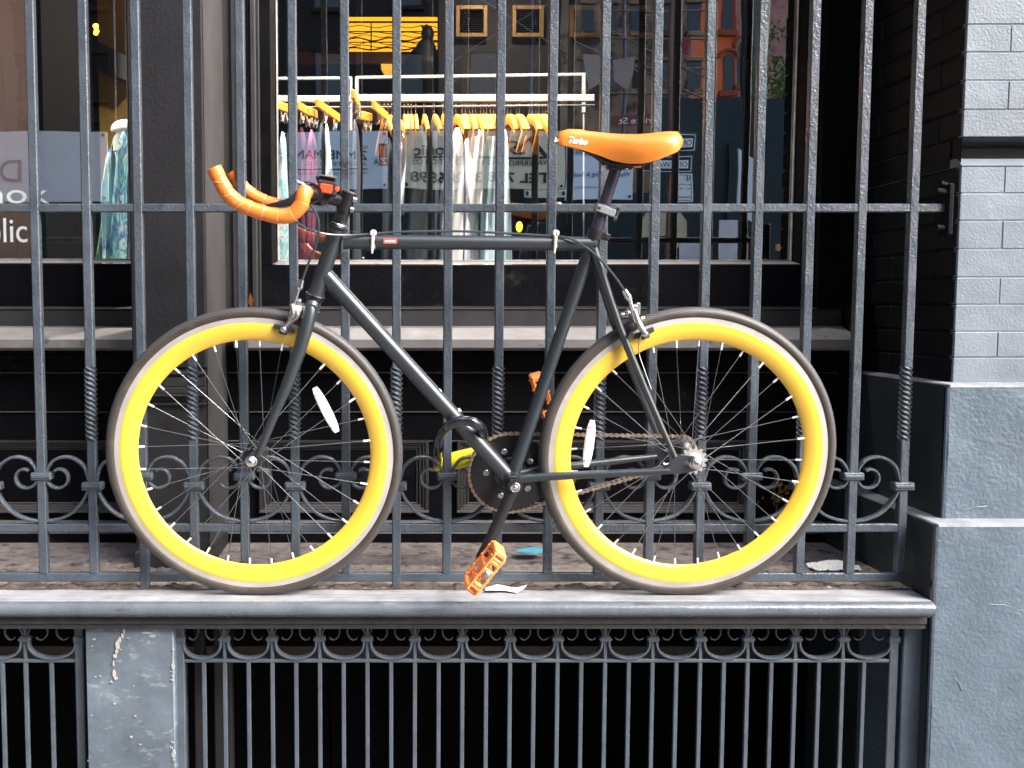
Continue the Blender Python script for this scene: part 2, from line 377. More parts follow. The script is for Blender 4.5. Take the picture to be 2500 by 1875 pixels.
# ================================================================== BICYCLE
def inv(p):
    d = Vector(p) - BO; return d.x, d.dot(BU), d.dot(BN)
XF, XRW = inv(B(621, 1105))[0], inv(B(1677, 1107))[0]
WR = 0.3345
bike = empty('bicycle', bp((XF + XRW) / 2, 0, 0), 'matte black single speed bicycle with yellow rims and orange saddle on the ledge', 'bicycle')
def smooth_path(pts, k=6):
    pts = [Vector(p) for p in pts]; out = []
    n = len(pts)
    for i in range(n - 1):
        p0 = pts[max(i - 1, 0)]; p1 = pts[i]; p2 = pts[i + 1]; p3 = pts[min(i + 2, n - 1)]
        for j in range(k):
            t = j / k
            out.append(0.5 * ((2 * p1) + (p2 - p0) * t + (2 * p0 - 5 * p1 + 4 * p2 - p3) * t * t + (3 * p1 - p0 - 3 * p2 + p3) * t ** 3))
    out.append(pts[-1]); return out
def lerp_r(rs, n):
    out = []
    for i in range(n):
        t = i / (n - 1) * (len(rs) - 1); k = min(int(t), len(rs) - 2); out.append(rs[k] + (rs[k + 1] - rs[k]) * (t - k))
    return out
def bolt(m, c, ax, r, h):
    ax = Vector(ax).normalized(); m.lathe(c, ax, [(0.0001, 0), (r, 0), (r, h * .7), (r * .8, h), (r * .45, h), (r * .42, h * .55), (0.0001, h * .55)], 16, closed=False)

def wheel(xc, rear, spoke_rot):
    c = bp(xc, WR, 0); sub = bike
    rim = MB()
    side = [(.3015, .0113), (.3000, .0122), (.2930, .0124), (.2860, .0120), (.2800, .0108), (.2740, .0088), (.2690, .0068), (.2650, .0046), (.2625, .0026), (.2612, .0008)]
    prof = side + [(r, -h) for r, h in side[::-1]]
    rim.lathe(c, BN, prof, 144)
    for sg in (-1, 1): rim.lathe(c, BN, [(.3125, sg * .0106), (.3140, sg * .0112), (.3148, sg * .0098), (.3130, sg * .0090)], 144)
    rim = rim.build('wheel', YELLOW, bike, smooth=True, angle=50)
    tr = MB(); tr.lathe(c, BN, [(.3130, -.0107), (.3130, .0107), (.3010, .0117), (.3010, -.0117)], 144)
    tr.build('brake_track', TRACK, rim, smooth=True, angle=40)
    ty = MB(); K = 24
    ty.lathe(c, BN, [(.3209 - .0136 * math.cos(2 * math.pi * k / K), .0136 * math.sin(2 * math.pi * k / K)) for k in range(K)], 160, uv=True)
    ty.build('tyre', TYRE, rim, smooth=True, angle=80)
    hw = .062 if rear else .048
    fl = .032
    hub = MB()
    hub.lathe(c, BN, [(.0001, -hw), (.009, -hw), (.010, -fl - .006), (.0225, -fl - .003), (.0235, -fl), (.0225, -fl + .003), (.013, -fl + .008), (.012, 0), (.013, fl - .008), (.0225, fl - .003), (.0235, fl), (.0225, fl + .003), (.010, fl + .006), (.009, hw), (.0001, hw)], 32, closed=False)
    hub.build('hub', BLACK, rim, smooth=True, angle=30)
    ax = MB()
    e = .074 if rear else .060
    for sg in (-1, 1):
        a0 = c + BN * sg * (hw + .006)
        ax.lathe(a0, BN * sg, [(.0001, 0), (.0135, 0), (.0135, .002), (.0115, .003), (.0115, .010), (.0095, .014), (.006, .017), (.0001, .018)], 24, closed=False)
        ax.build('axle_nut', SILVER, rim, smooth=True, angle=30); ax = MB()
    nsp = 32
    for i in range(nsp):
        a = 2 * math.pi * (i + .5) / nsp + spoke_rot
        sg = 1 if i % 2 == 0 else -1
        d = 1 if (i // 2) % 2 == 0 else -1
        ha = a + d * R(66)
        def pt(r, ang, n): return c + (BX * math.cos(ang) + BU * math.sin(ang)) * r + BN * n
        p0 = pt(.0205, ha, sg * (fl + .003 * d)); p1 = pt(.2608, a, sg * .002); q = pt(.249, a, 0) ; dd = (p1 - p0).normalized()
        s = MB(); s.tube([p0, p1 - dd * .012], .00088, 5)
        s.cur = 1; s.tube([p1 - dd * .0135, p1 + dd * .003], .0024, 7)
        s.build('spoke', [SPOKE, WHITEP], rim, smooth=True)
    return rim, c
fw, fc = wheel(XF, False, .03)
rw, rc = wheel(XRW, True, .05)
# reflectors between spokes
def reflector(u0, v0, u1, v1, wdt, rim):
    a = B(u0, v0, .020); b = B(u1, v1, .020); d = (b - a).normalized(); s = BN.cross(d).normalized(); L = (b - a).length
    m = MB(); K = 12; top = []; bot = []
    for i in range(K + 1):
        t = i / K; w = wdt * (1 - .45 * (2 * t - 1) ** 4) * (.86 + .14 * math.sin(math.pi * t))
        p = a + d * L * t; top.append(p + s * w / 2); bot.append(p - s * w / 2)
    poly = top + bot[::-1]; m.prism(poly, -BN * .006)
    m.prism([((p - (a + b) / 2) * .82 + (a + b) / 2) + BN * .0012 for p in poly], -BN * .002)
    rf = m.build('wheel_reflector', WHITEP, rim)
    m = MB(); cc_ = (a + b) / 2 + BN * .0016; m.lathe(cc_, BN, [(.0040, 0), (.0050, 0), (.0050, .0006), (.0040, .0006)], 18); m.build('reflector_ring', CABLE, rim) if False else None
    m = MB()
    for t in (.14, .86): q = a + d * L * t + BN * .0017; m.obox(q, d, s, BN, .0006, wdt * .36, .0004)
    m.lathe(cc_, BN, [(.0036, 0), (.0043, 0), (.0043, .0006), (.0036, .0006)], 18)
    m.build('reflector_groove', SILVD, rim)
reflector(768, 947, 823, 1055, .0215, fw)
reflector(1447, 1027, 1431, 1140, .0210, rw)

# ---------------- frame
fr = MB()
def T(u0, v0, u1, v1, r0, r1=None, n0=0, n1=0, seg=20, m=fr): m.tube([B(u0, v0, n0), B(u1, v1, n1)], [r0, r1 or r0], seg)
HT, HB = (823, 562), (771, 719)
T(*HT, *HB, .0172)
for (u, v) in (HT, HB):
    d = (B(*HB) - B(*HT)).normalized(); p = B(u, v); fr.tube([p - d * .006, p + d * .006], .0190, 24)
T(838, 590, 1452, 595, .0160, .0150)                      # top tube
T(795, 672, 1246, 1168, .0182)                            # down tube
T(1452, 572, 1249, 1168, .0140, .0145)                    # seat tube
bbp = B(1249, 1168); fr.tube([bbp - BN * .034, bbp + BN * .034], .0205, 28)
# seat stays and chain stays, both sides
def both(path, ns, rs, m=fr, n=14):
    q = [inv(B(u, v, nn)) for (u, v), nn in zip(path, ns)]
    for sg in (1, -1):
        m.tube([bp(x, w, sg * nn) for (x, w, _), nn in zip(q, ns)], rs, n)
both([(1449, 606), (1485, 719), (1513, 800), (1542, 872), (1585, 975), (1620, 1055), (1648, 1116)], [.012, .018, .024, .031, .041, .052, .060], [.0098, .0095, .0090, .0086, .0078, .0068, .0055])
both([(1266, 1170), (1330, 1164), (1480, 1157), (1636, 1150)], [.022, .030, .045, .060], [.0095, .0092, .0085, .0072])
# seat cluster bridge, brake bridge
p = B(1532, 812); fr.tube([bp(*inv(p)[:2], -.042), bp(*inv(p)[:2], .042)], .006, 12)
# dropouts
def dropout(sg):
    n = .061 * sg
    pts = [(1640, 1093), (1656, 1112), (1700, 1116), (1712, 1122), (1700, 1128), (1680, 1126), (1676, 1140), (1700, 1146), (1712, 1150), (1690, 1156), (1660, 1160), (1634, 1158), (1630, 1146), (1644, 1138)]
    q = [inv(B(u - 8, v - 2, .061)) for u, v in pts]
    fr.prism([bp(x, w, n) for x, w, _ in q], BN * (-.005 * sg))
dropout(1); dropout(-1)
frame = fr.build('frame', FRAME, bike, smooth=True, angle=40)
bb = MB()
for (u, v) in ((1071, 955), (1119, 1003)):
    d = (B(1246, 1168) - B(795, 672)).normalized(); nrm = Vector((d.z, 0, -d.x)); nrm = nrm if nrm.z > 0 else -nrm
    c = inv(B(u, v)); base = B(u - 2, v + 3, .002)
    bolt(bb, base, nrm, .0048, .009)
bb.build('bottle_bolt', CLIPM, frame, smooth=True)
st = MB()                                                   # red sticker on top tube
o = B(950, 589, .0155)
cz = .0008
st.box((B(936, 589, .0148).x, o.y - .0012, o.z - .0055), (B(969, 589, .0148).x, o.y + .002, o.z + .0055), .0006)
stk = st.build('red_sticker', mat('red_sticker', (.8, .09, .05), .35), frame)
text('sticker_text', 'Kinetic', (B(941, 592, .0148).x, o.y - .0014, o.z - .0016), (1, 0, 0), (0, 0, 1), .0034, WHITET, stk, width=.022, depth=.0001) if False else None
st = MB(); st.box((B(940, 589, .0148).x, o.y - .0017, o.z - .0018), (B(965, 589, .0148).x, o.y, o.z + .0018)); st.build('sticker_stripe', WHITET, frame)

# ---------------- fork
fk = MB()
near = [(764, 740), (756, 766), (739, 830), (702, 936), (670, 1011), (645, 1074), (630, 1112)]
ns = [.014, .025, .036, .045, .048, .051, .052]
q = [inv(B(u, v, nn)) for (u, v), nn in zip(near, ns)]
for sg in (1, -1):
    path = smooth_path([bp(x, w, sg * nn) for (x, w, _), nn in zip(q, ns)], 5)
    fk.tube(path, lerp_r([.0150, .0158, .0152, .0128, .0103, .0085, .0072], len(path)), 16, flat=None)
x0, w0, _ = inv(B(764, 742, 0))
fk.tube([bp(x0 - .001, w0 - .008, s) for s in (-.034, -.018, 0, .018, .034)], [.011, .0150, .0168, .0150, .011], 20)
fk.tube([B(770, 722), B(764, 745)], [.0165, .0175], 20)
for sg in (1, -1):
    x, w = inv(fc)[0], WR
    xa, wa, _ = q[-1]
    fk.prism([bp(xa - .009, wa + .012, sg * .052), bp(xa + .009, wa + .010, sg * .052), bp(x + .013, w + .004, sg * .052), bp(x + .012, w - .010, sg * .052), bp(x - .010, w - .010, sg * .052), bp(x - .013, w + .006, sg * .052)], BN * (-.004 * sg))
fork = fk.build('fork', FRAME, bike, smooth=True, angle=40)
# ---------------- headset
hsx = MB(); d = (B(*HT) - B(*HB)).normalized()
hsx.lathe(B(825, 556), d, [(.0001, -.004), (.0195, -.004), (.021, -.001), (.021, .003), (.018, .006), (.0165, .009), (.0001, .009)], 32, closed=False)
hsx.build('headset', BLACK, bike, smooth=True, angle=35); hsx = MB()
hsx.lathe(B(768, 727), d, [(.0001, -.006), (.018, -.006), (.0200, -.002), (.0200, .004), (.0001, .004)], 32, closed=False)
hsx.build('headset', BLACK, bike, smooth=True, angle=35)
hr = MB(); hr.lathe(B(768.8, 725), d, [(.0202, .0025), (.0218, .0035), (.0218, .0052), (.0190, .0056)], 32); hr.build('headset_ring', SILVER, bike, smooth=True); hr = MB(); hr.lathe(B(825.5, 554), d, [(.0185, .0058), (.0200, .0058), (.0188, .0075), (.0180, .0075)], 32)
hr.build('headset_ring', SILVER, bike, smooth=True)
# spacers + stem
sp = MB()
for i in range(3):
    a = B(830 + i * 3.2, 541 - i * 9.2); sp.tube([a, a + d * .0078], .0150 - .0002 * i, 28)
sp.build('stem_spacer', BLACK, bike, smooth=True, angle=40)
sm = MB()
sm.tube([B(838, 516), B(853, 471)], [.0165, .0168], 24)
sm.tube(smooth_path([B(846, 494), B(815, 487), B(789, 480)], 4), lerp_r([.0135, .0130, .0150], 9), 20)
BC = B(781, 479)
sm.tube([BC - BN * .021, BC + BN * .021], .0195, 24)
sm.build('stem', BLACK, bike, smooth=True, angle=40)
sb = MB()
for (u, v) in ((864, 487), (857, 511)):
    c = B(u - 2, v, .010); sb.tube([c, c + Vector((.008, 0, -.002))], .0062, 14); 
c = B(853, 470); sb.tube([c, c + d * .003], .0150, 24)
for (u, v) in ((792, 500), (770, 470)):
    c = B(u, v, .018); sb.tube([c, c + BN * .005], .006, 14)
sb.build('stem_bolt', SILVD, bike, smooth=True)
# ---------------- handlebar
hb = MB()
pn = [(781, 479, 0), (768, 474, .08), (757, 470, .14), (749, 468, .178)]
hb.tube(smooth_path([B(*a) for a in pn], 5), .0120, 16)
pf = [(781, 479, 0), (770, 482, -.07), (752, 488, -.13), (730, 497, -.175)]
hb.tube(smooth_path([B(*a) for a in pf], 5), .0120, 16)
bar = hb.build('handlebar', BLACK, bike, smooth=True)
def tape(pts, name, r=.0150):
    path = smooth_path([B(*a) for a in pts], 26); n = len(path); rs = []; L = 0
    acc = [0]
    for i in range(1, n): acc.append(acc[-1] + (path[i] - path[i - 1]).length)
    for i in range(n):
        t = (acc[i] / .029) % 1.0; rs.append(r * (1 + .085 * (1 - t) - .035))
    rs[0] *= .75; rs[1] *= .93; rs[-1] *= .86; rs[-2] *= .97
    m = MB(); m.tube(path, rs, 22); return m.build(name, ORANGE, bar, smooth=True, angle=50), path, acc
tn, pathn, accn = tape([(747, 464, .178), (741, 478, .187), (735, 500, .19), (716, 521, .19), (694, 528, .19), (658, 524, .19), (606, 507, .19), (572, 488, .19), (546, 457, .19), (522, 409, .19)], 'bar_tape')
tf, _, _ = tape([(730, 497, -.175), (700, 504, -.187), (672, 499, -.19), (637, 487, -.19), (609, 470, -.19), (587, 449, -.19), (566, 419, -.19)], 'bar_tape')
# frayed glue lines on the tape
gl = MB()
nxt = .04
for i in range(2, len(pathn) - 2):
    if accn[i] > nxt and .14 < accn[i] < accn[-1] - .02:
        nxt = accn[i] + .029
        t = (pathn[i + 1] - pathn[i - 1]).normalized(); tt = (t + Vector((.35, 0, .25))).normalized()
        a = BN.cross(tt).normalized(); pts = []
        for k in range(9):
            th = R(-80 + 150 * k / 8); pts.append(pathn[i] + (BN * math.cos(th) + a * math.sin(th)) * .0160 + t * (.005 * (k / 8) + random.uniform(-.0007, .0007)))
        gl.tube(pts, [.0003 + .0005 * random.random() for _ in pts], 5)
    elif accn[i] > nxt: nxt = accn[i] + .029
gl.build('tape_seam', mat('tape_glue', (.95, .55, .30), .6), bar)
# bar end plugs
# ---------------- brake levers (small cross levers on the bar top)
for sg in (1, -1):
    lv = MB()
    if sg == 1:
        c = B(768, 470, .075)
        lv.tube([B(771, 474, .055), B(764, 470, .098)], .0185, 18); lv.obox(B(752, 468, .085), BX, BN, BU, .016, .014, .015, .006)
        lv.tube(smooth_path([B(764, 462, .08), B(744, 455, .085), B(735, 462, .09)], 4), lerp_r([.014, .010, .006], 9), 12)
        lv.tube(smooth_path([B(757, 462, .085), B(735, 470, .10), B(705, 490, .11), (B(655, 503, .115))], 5), lerp_r([.011, .009, .006, .0042], 16), 10, flat=(1, .6))
    else:
        lv.tube([B(772, 480, -.055), B(764, 484, -.098)], .0165, 18)
        lv.tube(smooth_path([B(757, 476, -.085), B(735, 484, -.09), B(705, 497, -.095), (B(650, 503, -.10))], 5), lerp_r([.010, .008, .006, .0042], 16), 10, flat=(1, .6))
    lv = lv.build('brake_lever', BLACK, bike, smooth=True, angle=45)
    if sg == 1:
        k = MB(); c = B(738, 451, .088); k.tube([c, c + Vector((-.012, -.004, .006))], [.0045, .0035], 10); k.tube([B(745, 455, .094), B(737, 449, .096)], .0035, 8)
        k.build('lever_pivot', SILVER, lv, smooth=True)
# ---------------- front light
L0 = B(798, 460, .050)
lt = MB(); lt.obox(L0, Vector((.985, 0, -.17)), Vector((0, 1, 0)), Vector((.17, 0, .985)), .0215, .016, .0150, .004)
lt.obox(L0 + Vector((-.002, .004, .019)), Vector((.985, 0, -.17)), Vector((0, 1, 0)), Vector((.17, 0, .985)), .021, .012, .004, .002)
lt.tube([B(797, 478, .03), B(797, 490, .03)], .012, 12); lt.tube([B(791, 486, .0), B(791, 486, .055)], .012, 14)
light = lt.build('clip_on_light', BLACKM, bike, smooth=True, angle=30)
ln = MB(); ax = Vector((.985, 0, -.17)); az = Vector((.17, 0, .985))
ln.obox(L0 - Vector((0, .0165, 0)) - az * .002, ax, Vector((0, 1, 0)), az, .0125, .003, .0088, .002)
for k in range(5): ln.obox(L0 - Vector((0, .0198, 0)) - az * (.0085 - k * .0032), ax, Vector((0, 1, 0)), az, .0125, .0006, .0007)
for s in (-1, 1): ln.obox(L0 - Vector((0, .012, 0)) + ax * s * .0225 + az * .001, ax, Vector((0, 1, 0)), az, .0042, .005, .0048, .002)
ln.build('light_lens', REDL, light, smooth=True, angle=30)
tk = MB(); tk.obox(L0 + az * .0235 - Vector((0, .006, 0)), ax, Vector((0, 1, 0)), az, .0170, .010, .0012, .0008); tk.build('light_button', SILVD, light)

# ---------------- seat post, clamp, saddle
po = MB(); po.tube([B(1452, 573), B(1506, 402)], .0128, 24)
PURP = mat('scuffed_seat_post', (.035, .028, .045), .24, spec=.7, dirt=(.38, .30, .25), dscale=30, dthr=.72, dsoft=.03)
post = po.build('seat_post', PURP, bike, smooth=True, angle=40)
dp = (B(1506, 402) - B(1452, 573)).normalized()
ck = MB(); c = B(1454, 571); ax2 = Vector((dp.z, 0, -dp.x))
ck.tube([c - dp * .008, c + dp * .008], .0168, 24)
ck.obox(c + ax2 * .0205 + BN * .006, ax2, BN, dp, .010, .006, .0078, .0015)
ck.obox(c + ax2 * .0205 - BN * .010, ax2, BN, dp, .010, .0045, .0078, .0015)
ckk = ck.build('seat_clamp', mat('bronze_black_clamp', (.05, .042, .04), .3, metal=.6), bike, smooth=True, angle=40)
k = MB(); k.tube([c + ax2 * .0245 + BN * .0122, c + ax2 * .0245 + BN * .0135], .0036, 14); k.build('clamp_bolt', BLACKM, ckk)
br = MB(); c = B(1469, 511); GREYP = mat('grey_plastic_bracket', (.20, .22, .235), .35)
axb = (Vector((1, 0, -.36))).normalized(); azb = Vector((.36, 0, 1)).normalized()
br.tube([c - azb * .0085, c + azb * .0085], .0172, 24, up=BN)
br.obox(c + axb * .006 + BN * .0145, axb, BN, azb, .0215, .004, .0082, .003)
br.obox(c + axb * .022 + BN * .004, axb, BN, azb, .010, .011, .0078, .003)
brk = br.build('light_bracket', GREYP, bike, smooth=True, angle=35)
k = MB(); k.obox(c - axb * .010 + BN * .0187, axb, BN, azb, .0038, .0004, .0032, .0003); k.build('bracket_slot', BLACKM, brk); k = MB()
k.tube([c + axb * .031 + BN * .014 - azb * .013, c + axb * .031 + BN * .014 + azb * .014], .0045, 10); k.tube([c + axb * .027 + BN * .016 - azb * .011, c + axb * .034 + BN * .016 - azb * .010], .006, 10)
k.build('bracket_screw', BLACKM, brk, smooth=True)
# saddle
prof_top = [(1357.5, 337), (1361, 328), (1371.5, 319.5), (1391, 314.5), (1415, 315.5), (1445, 318), (1480, 321.5), (1510, 324), (1545, 325), (1575, 324.5), (1600, 322.5), (1619, 320), (1642, 318.6), (1658, 319), (1664, 327), (1666, 340)]
prof_bot = [(1358.5, 346), (1361, 350), (1371, 354), (1391, 357), (1423, 366), (1456, 377), (1480, 386), (1500, 394), (1532, 399), (1564, 400), (1590, 395), (1608, 389), (1630, 380), (1651, 371), (1661, 361), (1665, 350)]
def interp(tab, x):
    if x <= tab[0][0]: return tab[0][1]
    for (a, b), (c2, d2) in zip(tab, tab[1:]):
        if x <= c2: return b + (d2 - b) * (x - a) / (c2 - a)
    return tab[-1][1]
wid = [(1357, .006), (1362, .015), (1372, .020), (1391, .0215), (1423, .0235), (1456, .028), (1500, .040), (1540, .057), (1575, .069), (1608, .075), (1640, .074), (1656, .066), (1664, .050), (1667, .038)]
sd_ = MB(); us = [1357.8, 1358.6, 1360, 1363, 1367, 1372, 1380, 1391, 1405, 1420, 1438, 1456, 1475, 1495, 1515, 1532, 1550, 1567, 1585, 1600, 1615, 1630, 1643, 1652, 1658, 1662, 1664.5, 1666]
NS = 28; ring = []
for u in us:
    w = interp(wid, u); vt = interp(prof_top, u); vb = interp(prof_bot, u)
    _, wt, _ = inv(B(u, vt, 0)); x = inv(B(u, (vt + vb) / 2, w * .75))[0]; _, wb, _ = inv(B(u, vb, w * .92))
    pts = []
    for k in range(NS + 1):
        t = -1 + 2 * k / NS; th = t * math.pi / 2
        sx = math.copysign(abs(math.sin(th)) ** .80, th); cz2 = abs(math.cos(th)) ** .75
        dip = .0025 * math.exp(-(t / .22) ** 2) * (1 if u > 1430 else 0)
        wide_drop = 0
        pts.append(bp(x, wb + (wt - wb) * cz2 - dip, w * sx * (1 - .10 * (1 - cz2))))
    for k in (5, 3, 1, -1, -3, -5):                  # underside, hollow
        pts.append(bp(x, wb + .006, w * .8 * k / 5))
    ring.append(pts)
b0 = 0; K = len(ring[0])
for r_ in ring: sd_.v += r_
for i in range(len(ring) - 1):
    for k in range(K):
        k2 = (k + 1) % K; sd_.face((i * K + k, (i + 1) * K + k, (i + 1) * K + k2, i * K + k2))
sd_.face(list(range(K))); sd_.face([(len(ring) - 1) * K + k for k in range(K)][::-1])
saddle = sd_.build('saddle', ORSAD, bike, smooth=True, angle=60)
msh = saddle.data; bvh = BVHTree.FromPolygons([tuple(Vector(q.co) + Vector(saddle['_o'])) for q in msh.vertices], [tuple(p.vertices) for p in msh.polygons])
def decal(name, body, u, v, width, h, shear=.3, rot=-.10, offset=.0):
    o = B(u, v, .05); xd = (BX * math.cos(rot) + BU * math.sin(rot)).normalized(); up = (BU * math.cos(rot) - BX * math.sin(rot)).normalized()
    t = text(name, body, o, xd, up, h, WHITET, saddle, width=width, depth=0, shear=shear, offset=offset)
    import bmesh
    bm = bmesh.new(); bm.from_mesh(t.data); bmesh.ops.triangulate(bm, faces=bm.faces)
    bmesh.ops.subdivide_edges(bm, edges=[e for e in bm.edges if e.calc_length() > .004], cuts=2)
    bm.to_mesh(t.data); bm.free()
    oo = Vector(saddle['_o'])
    for q in t.data.vertices:
        w = Vector(q.co) + oo; hit = bvh.ray_cast(w, -BN)
        q.co = ((hit[0] + BN * .0007) if hit[0] else w - BN * .028) - oo
decal('saddle_lettering', 'Turbo', 1393.5, 346.5, .040, .0125, offset=.0009, rot=-.14)
decal('saddle_lettering', 'bo', 1358.8, 344, .0095, .0085, offset=.0009, rot=-.05)
rl = MB()                                           # rails and clamp under saddle
for sg in (-1, 1):
    pts = [inv(B(1400, 352, 0)), inv(B(1450, 378, 0)), inv(B(1490, 400, 0)), inv(B(1560, 401, 0)), inv(B(1600, 385, 0)), inv(B(1625, 360, 0))]
    rl.tube(smooth_path([bp(x, w, sg * nn) for (x, w, _), nn in zip(pts, (.006, .016, .021, .021, .024, .03))], 4), .0036, 10)
rl.build('saddle_rail', BLACK, saddle, smooth=True)
cl = MB(); c = B(1512, 402); cl.obox(c, BX, BN, BU, .026, .020, .011, .004); cl.tube([c - BN * .024, c + BN * .024], .012, 20)
cl.obox(B(1500, 392), BX, BN, BU, .030, .016, .010, .004)
cl = cl.build('saddle_clamp', BLACKM, post, smooth=True, angle=35)
k = MB(); c = B(1528, 411, .012); k.sphere(c, .0075, 12, 8, (1.2, 1, .8)); k.build('clamp_bolt', SILVD, post, smooth=True)
k = MB(); c = B(1555, 404, .015); k.obox(c, BX, BN, BU, .009, .006, .005, .002); k.build('saddle_tab', ORSAD, saddle)

# ---------------- cranks, chainring, pedals
BBx, BBw, _ = inv(bbp)
cr = MB(); far = MB()
nd0, nd1 = .060, .092
A = inv(B(1249, 1182, nd0 + .010)); E = inv(B(1183, 1386, .13))
A = (BBx, BBw)
dv = Vector((E[0] - A[0], E[1] - A[1])); L = dv.length; print('crank', L)
cr.lathe(bp(A[0], A[1], .036), BN, [(.0001, 0), (.0185, 0), (.0200, .004), (.0200, .010), (.0185, .014), (.0001, .014)], 28, closed=False)
def arm(m, sx, n0, n1, dvec):
    pts = []; rs = []
    for i in range(9):
        t = i / 8; pts.append(bp(A[0] + dvec.x * t, A[1] + dvec.y * t, (n0 + (n1 - n0) * t)))
        rs.append(.0150 * (1 - .14 * math.sin(math.pi * min(1, t * 1.05)) ** .7) if 0 < t < 1 else .0150)
    m.tube(pts, rs, 16, flat=(.62, 1.0), up=BN)
    for q, r in ((pts[0], .0165), (pts[-1], .0135)): m.tube([q - BN * .009, q + BN * .009], r, 22)
arm(cr, 1, .056, .072, dv)
crank = cr.build('crank_arm', BLACK, bike, smooth=True, angle=40)
k = MB(); c = bp(A[0], A[1], .066)
k.lathe(c, BN, [(.0001, 0), (.0110, 0), (.0110, .004), (.0095, .005), (.0075, .005), (.0072, .002), (.0001, .002)], 24, closed=False); k.sphere(c + BN * .0025, .0062, 12, 8); k.build('crank_bolt', SILVER, crank, smooth=True, angle=40)
arm(far, -1, -.052, -.068, -dv)
far.build('crank_arm', BLACK, bike, smooth=True, angle=40)
CRR = .0935
rg = MB(); rcen = bp(BBx, BBw, -.044); nt_ = 46; outer = []
for i in range(nt_ * 4):
    a = 2 * math.pi * i / (nt_ * 4); r = CRR + (.0022 if i % 4 in (1, 2) else -.0020)
    outer.append(rcen + (BX * math.cos(a) + BU * math.sin(a)) * r + BN * .001)
rg.prism(outer, -BN * .003)
rg.lathe(rcen, BN, [(.0001, .0005), (.086, .0005), (.0885, .002), (.0885, .005), (.084, .0065), (.040, .0065), (.036, .012), (.022, .016), (.0001, .016)], 72, closed=False)
chr_ = rg.build('chainring', BLACK, bike, smooth=True, angle=35)
bt = MB()
for i in range(5):
    a = R(105 - 72 * i); c = rcen + (BX * math.cos(a) + BU * math.sin(a)) * .0545 + BN * .006; bolt(bt, c, BN, .0072, .004); bt.build('chainring_bolt', SILVD, chr_, smooth=True); bt = MB()
for i in range(5):
    a = R(105 - 72 * i + 0)
    pass
# sprockets
def cog(n, teeth, r, m_, nm, par):
    m = MB(); c = bp(XRW, WR, n); o = []
    for i in range(teeth * 4):
        a = 2 * math.pi * i / (teeth * 4); rr = r + (.0042, .0042, -.0022, -.0022)[i % 4]
        o.append(c + (BX * math.cos(a) + BU * math.sin(a)) * rr)
    m.prism(o, -BN * .0025); m.lathe(c, BN, [(.0001, 0), (r * .62, 0), (r * .62, .004), (r * .5, .006), (.0001, .006)], 28, closed=False)
    return m.build(nm, m_, par, smooth=True, angle=30)
cog(.050, 14, .0275, mat('pale_steel_cog', (.62, .60, .57), .45, metal=.8, var=.15, vscale=50), 'sprocket', rw)
cog(-.043, 16, .0310, SILVD, 'sprocket', rw)
# chain : loop around chainring and far sprocket
cc = MB(); c1 = Vector((BBx, BBw)); c2 = Vector((XRW, WR)); r1, r2 = CRR, .0315
dd = c2 - c1; D = dd.length; base = math.atan2(dd.y, dd.x); al = math.acos((r1 - r2) / D)
loop = []
pitch = .0127
def arc(c, r, a0, a1):
    n = max(2, int(abs(a1 - a0) * r / .002)); return [c + Vector((math.cos(a0 + (a1 - a0) * i / n), math.sin(a0 + (a1 - a0) * i / n))) * r for i in range(n + 1)]
loop += arc(c1, r1, base + al, base + 2 * math.pi - al)
loop += arc(c2, r2, base - al, base + al)
loop.append(loop[0])
acc = [0]
for i in range(1, len(loop)): acc.append(acc[-1] + (loop[i] - loop[i - 1]).length)
tot = acc[-1]; nl = int(round(tot / pitch / 2) * 2); pos = []; j = 0
for i in range(nl):
    s = tot * i / nl
    while acc[j + 1] < s: j += 1
    t = (s - acc[j]) / (acc[j + 1] - acc[j]); pos.append(loop[j].lerp(loop[j + 1], t))
for i in range(nl):
    a, b = pos[i], pos[(i + 1) % nl]; mid = (a + b) / 2; dl = (b - a).normalized(); pr = Vector((-dl.y, dl.x)); oN = .0040 if i % 2 else .0026
    sag = 0
    for sg in (-1, 1):
        poly = []
        for (tx, ty) in ((-.0083, 0), (-.0075, .0034), (-.005, .0042), (0, .0014), (.005, .0042), (.0075, .0034), (.0083, 0), (.0075, -.0034), (.005, -.0042), (0, -.0014), (-.005, -.0042), (-.0075, -.0034)):
            q = mid + dl * tx + pr * ty; poly.append(bp(q.x, q.y, -.0440 + sg * oN))
        cc.prism(poly, BN * (.0010 * sg))
    cc.tube([bp(a.x, a.y, -.044 - .0058), bp(a.x, a.y, -.044 + .0058)], .0026, 8)
    cc.cur = 1; cc.obox(bp(mid.x, mid.y, -.044), BX * dl.x + BU * dl.y, BX * pr.x + BU * pr.y, BN, .0045, .0022, .0022); cc.cur = 0
cc.build('chain', [CHAINM, ROLLER], bike, smooth=True, angle=35)
# chain tensioner bolt behind dropout
k = MB(); k.tube([B(1622, 1134, .055), B(1648, 1133, .055)], .0032, 10); k.tube([B(1619, 1134, .055), B(1622, 1134, .055)], .005, 10); k.build('chain_tensioner', SILVER, bike, smooth=True)
